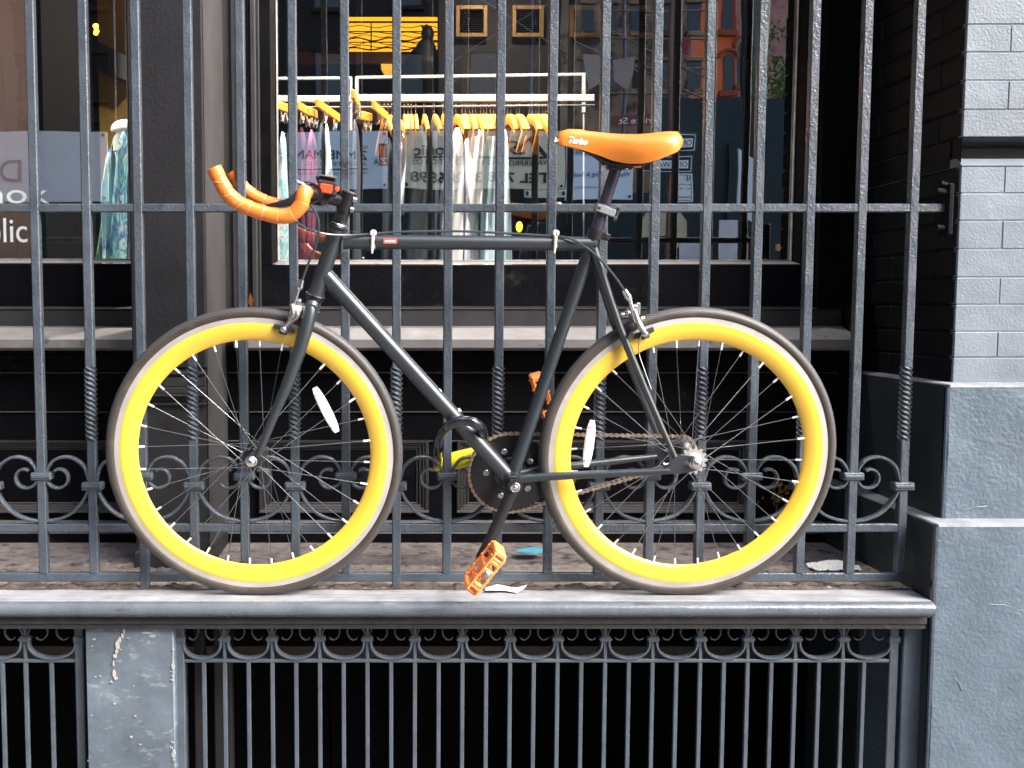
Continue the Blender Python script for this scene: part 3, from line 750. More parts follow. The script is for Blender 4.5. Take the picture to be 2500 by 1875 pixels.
# pedals
def pedal(cx, cw, n0, n1, ang, par_lbl):
    m = MB(); ca, sa = math.cos(ang), math.sin(ang); ld = Vector((ca, sa)); td = Vector((-sa, ca))
    def q(l, t, n): return bp(cx + ld.x * l + td.x * t, cw + ld.y * l + td.y * t, n)
    X_ = (BX * ld.x + BU * ld.y); Z_ = (BX * td.x + BU * td.y)
    def bx(l0, l1, t0, t1, a, b, ch=.002): m.obox(q((l0 + l1) / 2, (t0 + t1) / 2, (a + b) / 2), X_, Z_, BN, (l1 - l0) / 2, (t1 - t0) / 2, abs(b - a) / 2, ch)
    hl, ht = .050, .0145
    a, b = min(n0, n1), max(n0, n1)
    for s in (-1, 1):                            # end rails
        bx(s * hl - .006, s * hl + .006, -ht, ht, a + .008, b - .008, .003)
        for t in range(3): bx(s * (hl - .018) - .004, s * (hl - .018) + .004, -ht * .5, ht * .5, a + .02 + t * .02, a + .026 + t * .02, .001)
    for nn in (a + .004, b - .004):              # side plates: frame with slots
        bx(-hl, hl, ht - .0050, ht, nn - .004, nn + .004, .0015); bx(-hl, hl, -ht, -ht + .0050, nn - .004, nn + .004, .0015)
        bx(-.012, .012, -ht, ht, nn - .004, nn + .004, .002)
        for l in (-.038, -.027, .027, .038): bx(l - .0022, l + .0022, -ht, ht, nn - .003, nn + .003, .0008)
    bx(-.0115, .0115, -.012, .012, a, b, .003)
    for l in (-.030, .030): bx(-.003 + l, .003 + l, -.009, .009, a, b, .0015)
    for s in (-1, 1): bx(-hl, hl, s * .006 - .003, s * .006 + .003, (a + b) / 2 - .004, (a + b) / 2 + .004, .001)
    for s in (-1, 1):
        for l in (-.040, -.015, .015, .040):
            for nn in (a + .010, b - .010): m.tube([q(l, s * ht, nn), q(l, s * (ht + .003), nn)], .002, 8)
    return m.build('pedal', ORPED, bike, smooth=True, angle=30)
pn_ = pedal(A[0] + dv.x, A[1] + dv.y, .090, .170, R(53), 'near')
k = MB(); c = bp(A[0] + dv.x, A[1] + dv.y, .170); k.lathe(c, BN, [(.0001, 0), (.0085, 0), (.0085, .003), (.006, .005), (.0001, .0055)], 20, closed=False); k.tube([bp(A[0] + dv.x, A[1] + dv.y, .074), bp(A[0] + dv.x, A[1] + dv.y, .095)], .007, 14)
k.build('pedal_axle', SILVD, pn_, smooth=True)
pedal(A[0] - dv.x + .013, A[1] - dv.y, -.086, -.160, R(-72), 'far')
# ---------------- brakes
def caliper(cu, cv, ux, uy, padu, padv, flip):
    """side pull brake seen from the side; c = pivot bolt centre (pixels), pad = brake shoe"""
    m = MB()
    pv = inv(B(cu, cv, 0)); pd = inv(B(padu, padv, .017))
    # two arms, one each side of the tyre
    for sg in (1, -1):
        n = .024 * sg
        pts = [bp(pv[0], pv[1] + .012, .004 * sg), bp(pv[0] - .006 * flip, pv[1] + .006, n * .9), bp((pv[0] + pd[0]) / 2 - .004 * flip, (pv[1] + pd[1]) / 2 + .002, n * 1.05), bp(pd[0], pd[1], .022 * sg)]
        m.tube(smooth_path(pts, 5), lerp_r([.008, .0095, .0085, .0065], 16), 10, flat=(1, .7))
    m.tube([bp(pv[0] + .016 * flip, pv[1] + .004, 0), bp(pv[0] - .020 * flip, pv[1] + .006, 0)], .0075, 14)
    m.obox(bp(pv[0] - .010 * flip, pv[1] + .014, .010), BX, BN, BU, .006, .012, .016, .003)
    m.obox(bp(pv[0] - .017 * flip, pv[1] + .020, .012), BX, BN, BU, .0045, .006, .014, .002)
    ob = m.build('brake_caliper', SILVD, bike, smooth=True, angle=35)
    s = MB()
    for (dx, dw, nn, r) in ((-.012, -.006, .028, .0055), (-.026 * 1, .002, .026, .0045), (.006, .012, .016, .006)):
        c = bp(pv[0] + dx * flip, pv[1] + dw, nn); s.sphere(c, r, 12, 8)
    c = bp(pd[0], pd[1], .024); s.tube([c, c + BN * .006], .0080, 14); s.sphere(c + BN * .006, .0062, 12, 8)
    s.tube([bp(pv[0] + .020 * flip, pv[1] + .003, 0), bp(pv[0] + .034 * flip, pv[1] + .002, 0)], .005, 12)
    s.build('caliper_bolt', SILVER, ob, smooth=True)
    sh = MB(); ctr = Vector((XF if flip > 0 else XRW, WR)); r = Vector((pd[0], pd[1])) - ctr; tg = Vector((-r.y, r.x)).normalized(); tw = BX * tg.x + BU * tg.y; rw_ = BX * r.normalized().x + BU * r.normalized().y
    for sg in (1, -1):
        sh.obox(bp(pd[0], pd[1], .0165 * sg), tw, BN, rw_, .0235, .0035, .0055, .002)
        sh.obox(bp(pd[0], pd[1], .0190 * sg) - rw_ * .006, tw, BN, rw_, .009, .003, .007, .002)
    sh.build('brake_shoe', mat('brake_shoe_rubber', (.03, .03, .032), .6), ob)
    return ob, pv
cf, pvf = caliper(742, 762, 0, 0, 694, 802, 1)
crr, pvr = caliper(1534, 775, 0, 0, 1572, 813, -1)
# barrel adjusters and link arms
def barrel(pts, name='cable_adjuster'):
    m = MB(); m.tube([B(*pts[0]), B(*pts[1])], [.0058, .0078], 14); m.tube([B(*pts[1]), B(*pts[2])], [.0085, .006], 14); m.tube([B(*pts[2]), B(*pts[3])], .0042, 12)
    return m.build(name, SILVER, bike, smooth=True, angle=40)
barrel([(737, 684, .03), (732, 702, .03), (729, 707, .03), (716, 750, .03)])
barrel([(1524, 708, .03), (1533, 724, .03), (1538, 732, .03), (1552, 786, .03)])
for a in ([(712, 742, .034), (716, 768, .036), (706, 778, .034)], [(724, 748, .030), (726, 770, .036), (718, 780, .034)], [(1548, 756, .03), (1560, 790, .034), (1572, 808, .034)]):
    m = MB(); m.tube(smooth_path([B(*q) for q in a], 4), .0058, 10); m.build('brake_link', SILVD, bike, smooth=True)
# ---------------- cables
def cable(pts, r=.0026, name='brake_cable', mt=None):
    m = MB(); m.tube(smooth_path([B(*q) for q in pts], 8), r, 8); return m.build(name, mt or CABLE, bike, smooth=True)
cable([(712, 500, .10), (706, 518, .10), (718, 536, .09), (745, 556, .07), (775, 567, .045), (810, 573, .03), (860, 574, .016), (910, 571, .008), (960, 567, .004), (1060, 564.5, .004), (1170, 566, .004), (1290, 573, .006), (1356, 577, .010), (1390, 582, .018), (1425, 600, .024), (1462, 630, .028), (1495, 668, .03), (1524, 708, .03)])
cable([(738, 490, .09), (758, 500, .085), (775, 530, .075), (778, 560, .065), (770, 600, .05), (752, 645, .035), (738, 684, .03)])
cable([(1572, 808, .034), (1561, 830, .036), (1560, 862, .036), (1572, 900, .040), (1590, 950, .045)], .0011, 'bare_wire', SPOKE)
for (u, v) in ((912, 575), (1355, 580)):
    m = MB(); x, w, _ = inv(B(u, 590, 0)); K = 20
    m.band([bp(x + .0015 * math.sin(k), w + .0168 * math.cos(2 * math.pi * k / K) + (.004 if k < 3 or k > K - 3 else 0), .0168 * math.sin(2 * math.pi * k / K)) for k in range(K + 1)], BX, .0050, .0012)
    m.tube([bp(x - .004, w + .022, .008), bp(x + .004, w + .021, .008)], .0042, 8); m.obox(bp(x - .004, w + .019, .011), BX, BN, BU, .0028, .004, .0045, .001); m.obox(bp(x + .0035, w + .019, .011), BX, BN, BU, .0028, .004, .0045, .001)
    m.tube([bp(x - .0015, w + .012, .0165), bp(x - .003, w - .016, .018), bp(x - .003, w - .024, .016)], [.0040, .0026, .0018], 8)
    m.build('cable_tie', CLIPM, bike, smooth=True, angle=40)

# ================================================================== U-LOCK (hangs round down tube and a fence bar)
lock = empty('u_lock', P(1120, 1125, 2.40), 'black and yellow U-lock round the down tube and a fence bar', 'bike lock')
YN = 2.225; YK = 2.435
m = MB()
a1 = P(1087, 1055, YN + .02); pth = [P(1067, 1138, YK), P(1068, 1095, 2.38), P(1073, 1064, 2.30), P(1092, 1042, 2.24), P(1112, 1030, YN), P(1136, 1027, YN), P(1160, 1033, YN), P(1176, 1047, 2.25), P(1180, 1075, 2.33), P(1176, 1120, YK)]
m.tube(smooth_path(pth, 7), .0112, 16); sh = m.build('shackle', LOCKB, lock, smooth=True)
m = MB(); m.tube([q + Vector((0, .002, -.0092)) for q in smooth_path(pth, 7)][4:-6], .0022, 8); m.build('shackle_stripe', LOCKY, sh, smooth=True)
m = MB()
e0, e1 = P(1058, 1137, YK), P(1170, 1110, YK); dl = (e1 - e0).normalized()
m.tube([e0, e0 + dl * .003, e0 + dl * .028, e0 + dl * .030, e1 - dl * .003, e1], [.012, .0155, .0155, .021, .0215, .018], 24)
m.tube([e0 + dl * .008, e0 + dl * .010 + Vector((0, 0, -.0)), e0 + dl * .012], .0190, 20)
m.build('lock_bar', LOCKY, lock, smooth=True, angle=30)
# ================================================================== WINDOW GUARD FENCE
YF = 2.372; BW = .0205
BXP = [-.8195 + .11883 * i for i in range(-1, 18)]       # one more bar outside the left edge
ZB = PZv(1421, YF)                                        # bottom of foot rail
ZTOP = 2.75
fence = empty('window_guard_fence', (BXP[0], YF, LZ), 'blue grey wrought iron bar fence standing behind the bicycle', 'fence')
z_rail = (PZv(517.5, YF), PZv(497, YF)); z_mid = (PZv(1300, YF), PZv(1280, YF)); z_bot = (ZB, PZv(1400, YF))
zt0, zt1 = PZv(1076, YF), PZv(895, YF)
for bi, x in enumerate(BXP):
    k = bi                       # 0 is outside the frame; bar number k
    even = (k % 2 == 0)
    m = MB(); h = BW / 2; y0, y1 = YF, YF + BW
    foot = LZ - .0 if k in (3, 8, 13) else z_bot[1] - .002
    def seg(za, zb, x=x, m=m):
        nseg = max(1, int((zb - za) / .12)); a = Vector((x, (y0 + y1) / 2, za))
        pts = []; rs = []
        m.obox(Vector((x, (y0 + y1) / 2, (za + zb) / 2)), Vector((1, 0, 0)), Vector((0, 1, 0)), Vector((0, 0, 1)), h, h, (zb - za) / 2, .0022)
    if even:
        seg(foot, zt0 + .004); seg(zt1 - .004, ZTOP)
        n = 90; pts = [Vector((x, (y0 + y1) / 2, zt0 + (zt1 - zt0) * i / n)) for i in range(n + 1)]
        b0 = len(m.v); tw = R(360 * 3.75); prof = []
        for q in range(4):
            a = q * math.pi / 2 + math.pi / 4
            for da, rr in ((-.785, .66), (-.5, .71), (-.22, .84), (-.07, .97), (0, 1.0), (.07, .97), (.22, .84), (.5, .71)): prof.append((a + da, rr * h * 1.46))
        K = len(prof)
        for i, p_ in enumerate(pts):
            e = min(1, min(i, n - i) / 4)
            for (a, r_) in prof:
                th = a - tw * i / n; rad = r_ * (.92 + .08 * e)
                m.v.append(p_ + Vector((math.cos(th) * rad, math.sin(th) * rad, 0)))
        for i in range(n):
            for q in range(K):
                q2 = (q + 1) % K; m.face((b0 + i * K + q, b0 + i * K + q2, b0 + (i + 1) * K + q2, b0 + (i + 1) * K + q))
    else: seg(foot, ZTOP)
    for _ in range(5):
        zc_ = random.uniform(LZ + .05, LZ + 1.35)
        if even and zt0 - .01 < zc_ < zt1 + .01: continue
        m.sphere((x + random.uniform(-.7, .7) * h, y0 + .0006, zc_), random.uniform(.0012, .0024), 8, 6, (1, .7, random.uniform(1, 2.2)))
    m.build('bar', FENCE, fence, smooth=True, angle=32)
def hrail(z, x0, x1, yo=0, name='rail', t=None):
    m = MB(); 
    m.box((x0, YF + .0015 + yo, z[0]), (x1, YF + BW - .0025, z[1]), .0022)
    return m.build(name, FENCE, fence, smooth=True, angle=30)
XB_L = BXP[0] - .6; XB_R = BXP[-1] + .012
hrail(z_rail, XB_L, P(2312, 508, YF).x); hrail(z_mid, XB_L, BXP[-1]); hrail(z_bot, XB_L, BXP[-1] + .004)
hrail((2.66, 2.682), XB_L, 1.28)
# scrolls and collars
zc_odd = (PZv(1173, YF), PZv(1154, YF)); zc_ev = (PZv(1198, YF), PZv(1178, YF))
for bi, x in enumerate(BXP):
    even = bi % 2 == 0
    z = zc_ev if even else zc_odd
    m = MB(); m.box((x - .0245, YF - .004, z[0]), (x + .0245, YF + BW + .004, z[1]), .003)
    m.box((x - .0225, YF - .006, (z[0] + z[1]) / 2 - .004), (x + .0225, YF + BW, (z[0] + z[1]) / 2 + .004), .002)
    m.build('collar', FENCE, fence, smooth=True, angle=30)
SP = .11883
def zz(v): return PZv(v, YF)
def px2m(p): return p * 2.395 / 2500
for bi, x in enumerate(BXP):
    if bi % 2 == 0: continue                              # odd (curl) bars carry the pair of curls
    for sg in (-1, 1):
        xe = x + sg * SP                                  # neighbouring even bar
        if bi == 1 and sg == -1: pass
        ym = YF + BW / 2
        # big scroll: from even collar up, over, down to odd bar, spiral in
        ctrl = [(-6, 1190), (-9, 1172), (-20, 1140), (-45, 1121), (-68, 1117), (-92, 1124), (-108, 1143), (-113, 1160)]
        pts = [Vector((xe + sg * px2m(a), ym, zz(v))) for a, v in ctrl]
        # inner spiral around centre
        cx, cz = px2m(-83), zz(1166)
        sp_ = []
        for i in range(1, 26):
            t = i / 25; a = R(180 + 0) + R(300) * t      # start at left (bar side), go down, right, up, curl
            r = px2m(31) * (1 - .42 * t)
            sp_.append(Vector((xe + sg * (cx + r * math.cos(a)), ym, cz + r * math.sin(a) * 1.0)))
        path = smooth_path(pts, 6) + sp_[1:]
        m = MB(); m.band(path, (0, 1, 0), .0190, .0076, taper=lambda t: 1 - .25 * t if t < .93 else .9)
        m.build('scroll', FENCE, fence, smooth=True, angle=50)
        # lower U half
        ctrl = [(-9, 1185), (-14, 1205), (-30, 1232), (-55, 1256), (-85, 1269), (-108, 1273), (-122, 1274)]
        pts = smooth_path([Vector((xe + sg * px2m(a), ym, zz(v))) for a, v in ctrl], 6)
        m = MB(); m.band(pts, (0, 1, 0), .0190, .0070)
        m.build('scroll', FENCE, fence, smooth=True, angle=50)
# flange where the rail meets the reveal
m = MB(); xw = P(2318, 508, 2.40).x
xr = P(2312, 508, YF).x
m.box((xr - .004, YF - .012, PZv(575, YF)), (xr + .010, YF + .034, PZv(448, YF)), .004)
m.tube([Vector((xr - .022, YF + .0, PZv(556, YF))), Vector((xr, YF + .0, PZv(556, YF)))], .007, 10)
m.tube([Vector((xr - .026, YF + .0, PZv(466, YF))), Vector((xr, YF + .0, PZv(470, YF)))], .008, 10)
m.tube([Vector((xr - .02, YF - .004, PZv(447, YF))), Vector((xr + .004, YF + .0, PZv(455, YF)))], .006, 10)
m.build('wall_bracket', CAST, fence, smooth=True)

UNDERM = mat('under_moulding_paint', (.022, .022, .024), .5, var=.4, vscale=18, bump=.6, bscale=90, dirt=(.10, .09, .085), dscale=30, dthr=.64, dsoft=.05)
# ================================================================== LEDGE, FLOOR
YN_ = 2.275
led = empty('window_ledge', (.3, YN_, LZ - .08), 'pale grey painted stone ledge with rounded nose under the bicycle', 'ledge')
XLE = P(2272, 1478, 2.28).x
m = MB()
nx = 140
def ledge_top(s, t):
    x = XL + (XLE - XL) * s; y = 2.37 - (2.37 - YN_) * t
    return Vector((x, y, LZ + .0009 * math.sin(x * 31) * (1 - t) - .001 * t * t))
m.grid(nx, 6, ledge_top); m.box((XL, 2.300, LZ - .062), (XLE, 3.30, LZ - .0045))
m.build('ledge_top', LEDGE, led, smooth=True)
m = MB(); prof = [(YN_, LZ - .001)]
for i in range(11):
    a = R(90 + 180 * i / 10); prof.append((YN_ - .003 + .0165 * math.cos(a) * 1.0, LZ - .0180 + .0165 * math.sin(a)))
prof += [(2.283, LZ - .036), (2.283, LZ - .040), (2.31, LZ - .040), (2.31, LZ - .002)]
prof2 = [(2.2835, LZ - .0402), (2.2815, LZ - .044), (2.2815, LZ - .055), (2.287, LZ - .058), (2.287, LZ - .068), (2.32, LZ - .068), (2.32, LZ - .0402)]
m.prism([Vector((XL, y, z)) for y, z in prof], (XLE - XL, 0, 0))
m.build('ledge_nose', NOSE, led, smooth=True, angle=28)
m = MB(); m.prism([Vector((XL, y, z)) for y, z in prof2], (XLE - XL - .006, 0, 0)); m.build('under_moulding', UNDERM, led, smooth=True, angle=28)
fl = MB()
def floor_f(s, t):
    x = XL + (1.32 - XL) * s; y = 2.368 + (2.902 - 2.368) * t
    h = 0
    if .03 < t < .46:
        gx, gy = (x / .030) % 1 - .5, ((y - 2.37) / .036) % 1 - .5
        d = gx * gx + gy * gy; h += .006 * max(0, 1 - d / .11) * (.4 + .6 * ((math.sin(int(x / .030) * 12.9) * 43.7) % 1))
        h += random.uniform(0, .0022)
    return Vector((x, y, LZ - .001 + h + .004 * (t < .02)))
fl.grid(560, 60, floor_f)
fo = fl.build('areaway_floor', FLOORM, None, smooth=True, angle=60); tag(fo, kind='structure')
# crumbling dirt strip under the foot rail
m = MB()
def dirt(s, t):
    x = XL + (1.19 - XL) * s
    a = t * math.pi
    return Vector((x, 2.372 + .012 * math.cos(a) * -1 + .006, LZ + max(0, math.sin(a)) * (.007 + .004 * math.sin(x * 47) + .003 * math.sin(x * 131) + random.uniform(-.0025, .0025))))
m.grid(420, 6, dirt); o = m.build('crumbled_rust', RUST, None, smooth=True, angle=70); tag(o, 'strip of brown rust and dirt crumbled along the foot rail', 'rust debris', kind='stuff')

# ================================================================== BASEMENT GRILLES, POSTS, DARK BASEMENT
YR = 2.335
def grille(x0, x1, rods, collars, posts, label):
    g = empty('basement_grille', ((x0 + x1) / 2, YR, .2), label, 'iron grille', 'ornamental grilles under the ledge')
    zb = .10; zl = (PZv(1616, YR), PZv(1608, YR)); zc = (PZv(1567, YR), PZv(1551, YR)); zt = LZ - .060
    for x in rods:
        m = MB(); m.box((x - .0048, YR - .0048, zb), (x + .0048, YR + .0048, zl[0] + .002), .0012)
        m.build('rod', GRILLE, g, smooth=True, angle=30)
    for x in collars:
        m = MB(); m.box((x - .0042, YR - .0042, zl[1] - .002), (x + .0042, YR + .0042, zt), .0012); m.build('rod', GRILLE, g, smooth=True, angle=30)
        m = MB(); m.box((x - .0125, YR - .009, zc[0]), (x + .0125, YR + .009, zc[1]), .003); m.box((x - .0145, YR - .0105, (zc[0] + zc[1]) / 2 - .003), (x + .0145, YR + .0105, (zc[0] + zc[1]) / 2 + .003), .0015)
        m.build('collar', GRILLE, g, smooth=True, angle=30)
    m = MB(); m.box((x0, YR - .006, zl[0]), (x1, YR + .006, zl[1]), .0015); m.box((x0, YR - .005, zb), (x1, YR + .005, zb + .012)); m.build('cross_rail', GRILLE, g)
    for x in posts:
        m = MB(); m.box((x - .0105, YR - .008, 0.05), (x + .0105, YR + .010, zt), .002); m.box((x - .0135, YR - .0105, zc[0]), (x + .0135, YR + .010, zc[1]), .002)
        m.build('end_post', GRILLE, g, smooth=True, angle=30)
    cs = sorted(list(collars) + list(posts))
    if x0 <= XL + .01: cs = [cs[0] - SPG] + cs
    for a, b in zip(cs, cs[1:]):
        c = (a + b) / 2; hw = (b - a) / 2 - .008; zt0_ = (zc[0] + zc[1]) / 2 - .004; zb0 = zl[1] + .001
        pts = [Vector((c - hw * math.cos(R(180) * i / 20), YR, zt0_ + .001 - (zt0_ - zb0) * math.sin(R(180) * i / 20) ** .75)) for i in range(21)]
        m = MB(); m.band(pts, (0, 1, 0), .0190, .0064); m.build('scroll', GRILLE, g, smooth=True, angle=50)
        for sg in (-1, 1):
            e = c - sg * (b - a) / 2
            w = (b - a) / 2
            ctl = [(.004, .002), (.010, .022), (.024, .036), (.040, .033), (.046, .018), (.0440, .004), (.035, -.0065), (.026, -.005), (.0225, .000)]
            pts = smooth_path([Vector((e + sg * a_ * w / .055, YR, zc[1] - .004 + b_ * .85)) for a_, b_ in ctl], 5)
            m = MB(); m.band(pts, (0, 1, 0), .0090, .0036, taper=lambda t: 1 - .4 * t); m.build('scroll', GRILLE, g, smooth=True, angle=50)
    return g
def gx(u): return P(u, 1620, YR).x
SPG = gx(665) - gx(549)
coll = [gx(549) + (gx(2056) - gx(549)) / 13 * i for i in range(14)]
rods = [gx(498)] + [(a + b) / 2 for a, b in zip(coll, coll[1:])] + [gx(2108)] + coll
grille(gx(440), gx(2180), rods, coll, [gx(440), gx(2178)], 'long dark iron grille with row of scrolls below the ledge')
grille(XL, gx(197), [gx(6), gx(126), gx(6) - SPG, gx(63) , gx(63) - SPG, gx(63) - 2 * SPG], [gx(63), gx(63) - SPG, gx(63) - 2 * SPG], [gx(196)], 'short dark iron grille left of the scuffed stone post')
# stone post
YPO = 2.300
m = MB(); xa, xb = P(207, 1560, YPO).x, P(424, 1560, YPO).x
nx_, nz_ = 30, 90
m.grid(nx_, nz_, lambda s, t: Vector((xa + .003 + (xb - xa - .006) * s, YPO + .0010 * math.sin(s * 9 + t * 5) + random.uniform(0, .0006), .0 + (LZ - .069) * t)))
m.box((xa, YPO + .003, 0), (xb, YPO + .16, LZ - .069), .004)
o = m.build('stone_post', POST, None, smooth=True, angle=40); tag(o, 'scuffed blue grey stone post between the two grilles', 'stone post')
PS = o
def chipset(pts, name, mt, seed):
    rnd = random.Random(seed); m = MB()
    for (u, v, ru, rv) in pts:
        c = P(u, v, YPO); k = 9; ring = []
        for i in range(k):
            a = 2 * math.pi * i / k; r = rnd.uniform(.6, 1.15); ring.append(Vector((c.x + ru * .00093 * r * math.cos(a), YPO - .0022, c.z + rv * .00095 * r * math.sin(a))))
        m.prism(ring, (0, .004, 0))
    o = m.build(name, mt, PS); return o
chipset([(303, 1540, 4, 7), (299, 1552, 3, 7), (292, 1562, 4, 9), (287, 1575, 5, 12), (285, 1590, 4, 8), (281, 1601, 5, 5), (279, 1645, 4, 10), (283, 1656, 5, 4), (277, 1620, 2, 7)], 'paint_drip', mat('pale_drip', (.34, .32, .30), .7, var=.2, vscale=60), 3)
rr_ = random.Random(5)
CHIP = mat('bare_chip', (.26, .28, .29), .8, var=.2, vscale=60)
chipset([(rr_.choice([rr_.uniform(215, 420), rr_.gauss(420, 3)]), rr_.uniform(1540, 1870), rr_.uniform(1, 4), rr_.uniform(1, 3)) for _ in range(26)] + [(423, 1626, 5, 9), (424, 1840, 6, 14), (425, 1855, 4, 8), (230, 1560, 4, 3), (360, 1545, 12, 3), (372, 1552, 10, 4)], 'paint_chip', CHIP, 8)['kind'] = 'stuff'
# narrow jamb at the right of the long grille
m = MB(); xa, xb = P(2203, 1600, 2.33).x, P(2252, 1600, 2.33).x
m.grid(8, 80, lambda s, t: Vector((xa + (1.34 - xa) * s, 2.322 - .004 * math.sin(s * 5) + random.uniform(0, .0012), .0 + (LZ - .070) * t)))
m.box((xa, 2.327, 0), (1.34, 2.55, LZ - .071), .004)
o = m.build('side_jamb', PLINTH, None, smooth=True, angle=40); tag(o, 'narrow painted stone jamb squeezed between long grille and corner plinth', 'stone jamb')
# wooden boards behind the grille, one with bare orange patches
WOODB = mat('burnt_board', (.006, .005, .0045), .7, var=.5, vscale=14, bump=.5, bscale=50, dirt=(.30, .13, .04), dscale=9, dthr=.69, dsoft=.03, streak=(5, 1, 1.3))
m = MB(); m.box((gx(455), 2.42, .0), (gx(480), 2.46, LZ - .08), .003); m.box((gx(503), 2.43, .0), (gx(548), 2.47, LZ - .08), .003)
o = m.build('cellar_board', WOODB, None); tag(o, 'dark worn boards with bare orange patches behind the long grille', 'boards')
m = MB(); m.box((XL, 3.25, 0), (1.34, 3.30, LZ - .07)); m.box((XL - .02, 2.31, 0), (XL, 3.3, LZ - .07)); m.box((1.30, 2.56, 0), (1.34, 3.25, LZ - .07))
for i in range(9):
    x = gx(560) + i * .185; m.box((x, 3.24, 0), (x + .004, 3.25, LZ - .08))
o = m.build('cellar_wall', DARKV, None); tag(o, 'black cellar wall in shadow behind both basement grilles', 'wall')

# ================================================================== RIGHT HAND PIER
pier = empty('brick_pier', (1.7, 2.34, 0), 'grey painted brick pier with stepped stone plinth at the right', 'pier')
XA = 1.319; YBK = 2.40
def zr(v): return PZv(v, YBK)
rowsU = [-290, -222, -150, -79, -10, 60, 128, 197, 268, 335]; rowsL = [405, 472, 539, 608, 677, 744, 810, 873, 936]
m = MB()
m.box((XA + .004, YBK + .0014, zr(936)), (XR, 3.05, zr(405) - .001)); m.box((XA + .004, YBK + .0014, zr(335) + .001), (XR, 3.05, 4.3))
ms = MB()
def bricks(rows, off):
    for i in range(len(rows) - 1):
        zt_, zb_ = zr(rows[i]), zr(rows[i + 1]); g = .0010
        header = ((i + off) % 2 == 0)
        x = XA; first = True; L = .101 if header else .205
        while x < XR:
            x1 = min(x + L, XR)
            jit = random.uniform(-.0004, .0008)
            m.box((x + (0 if first else g), YBK - jit, zb_ + g), (x1 - g, YBK + .02, zt_ - g), .0018)
            x = x1; first = False; L = .101 if (header and False) else .205
        # courses on the reveal side
        y = YBK + .001; k = 0
        while y < 2.96:
            L2 = .205 if header and k == 0 else (.101 if k == 0 else .205); y1 = min(y + L2, 2.97)
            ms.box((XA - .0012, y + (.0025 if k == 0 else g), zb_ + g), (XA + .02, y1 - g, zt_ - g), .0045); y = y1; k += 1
bricks(rowsU, 1); bricks(rowsL, 0)
zt_, zb_ = zr(335), zr(405)
m.build('brickwork', PIERP, pier, smooth=True, angle=30)
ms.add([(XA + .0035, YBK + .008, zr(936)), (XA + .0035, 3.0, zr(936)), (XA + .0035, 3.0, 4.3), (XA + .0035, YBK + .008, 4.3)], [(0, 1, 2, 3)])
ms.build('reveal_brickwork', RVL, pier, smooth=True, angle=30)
# rusticated groove between upper and lower brickwork
m = MB()
z8 = zr(384); prof = [(0, 0), (YBK + .16, zt_ - .0005), (YBK + .16, z8 + .004), (YBK + .024, z8), (YBK - .001, zb_ + .0005)]
m.prism([Vector((XA + .0015, y, z)) for y, z in [(YBK + .3, zt_ - .0005), prof[1], prof[2], prof[3], prof[4], (YBK + .3, zb_ + .0005)]], (XR - XA - .002, 0, 0))
m.box((XA + .002, YBK + .29, zb_), (XR, 3.05, zt_))
ms.box((XA - .0006, YBK + .05, zb_ + .0012), (XA + .0012, 2.97, zt_ - .0012)) if False else None
m.build('stone_groove', PIERP, pier, smooth=True, angle=25)
m = MB(); m.box((XA + .0008, YBK + .052, zb_ + .001), (XA + .0013, 2.98, zt_ - .001)); m.build('groove_reveal', RVL, pier)  # dark plate carrying the painted shade across the groove
def slab(x0, y0, z0, z1, name, amp=.0012, top_l=True):
    """rough rendered block with worn arris"""
    m = MB(); ch = .007
    def face_front(s, t): return Vector((x0 + ch + (XR - x0 - ch) * s, y0 + random.uniform(-amp, amp) * .5 + amp * math.sin(s * 17 + t * 9), z0 + (z1 - z0 - ch) * t))
    m.grid(60, max(6, int((z1 - z0) / .02)), face_front)
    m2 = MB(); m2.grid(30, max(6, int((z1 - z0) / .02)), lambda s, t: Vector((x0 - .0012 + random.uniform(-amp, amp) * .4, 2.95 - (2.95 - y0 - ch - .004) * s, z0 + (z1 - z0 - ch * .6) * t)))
    m2.build(name + '_side', SIDE_SHADE, pier, smooth=True, angle=60)
    zs = z1 - ch
    nz = max(6, int((z1 - z0) / .02))
    m.grid(2, nz, lambda s, t: Vector((x0 + ch * s * s, y0 + ch * (1 - s) ** 2, z0 + (zs - z0) * t)))
    m.build(name, PLINTH, pier, smooth=True, angle=50); m = MB()
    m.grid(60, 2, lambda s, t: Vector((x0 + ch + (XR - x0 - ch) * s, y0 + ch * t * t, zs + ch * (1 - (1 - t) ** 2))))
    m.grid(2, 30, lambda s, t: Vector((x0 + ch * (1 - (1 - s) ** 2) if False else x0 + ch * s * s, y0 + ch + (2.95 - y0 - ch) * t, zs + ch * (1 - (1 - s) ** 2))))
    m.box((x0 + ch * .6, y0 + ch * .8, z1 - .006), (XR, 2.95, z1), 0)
    return m.build(name + '_top', LIT_TOP_CRACK, pier, smooth=True, angle=50)  # top face coloured paler than the front, as if lit from above
XP1, YP1 = 1.274, 2.338
XP2, YP2 = 1.229, 2.280
zp1, zp2 = PZv(938, YP1), PZv(1279, YP2)
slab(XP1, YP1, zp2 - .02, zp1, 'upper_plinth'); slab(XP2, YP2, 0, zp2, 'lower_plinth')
for pts in ([(2412, 1474), (2432, 1477), (2450, 1476), (2466, 1482), (2484, 1488), (2500, 1492), (2520, 1497)], [(2330, 1655), (2342, 1668), (2350, 1685)], [(2350, 1246), (2380, 1238), (2410, 1236)]):
    yy = YP2 if pts[0][1] > 1280 else YP1
    m = MB(); m.tube([P(u, v, yy - .0008) for u, v in pts], [.0004 + .0007 * ((i * 7) % 3) / 2 for i in range(len(pts))], 5); m.build('crack_line', LIT_TOP_CRACK, pier)

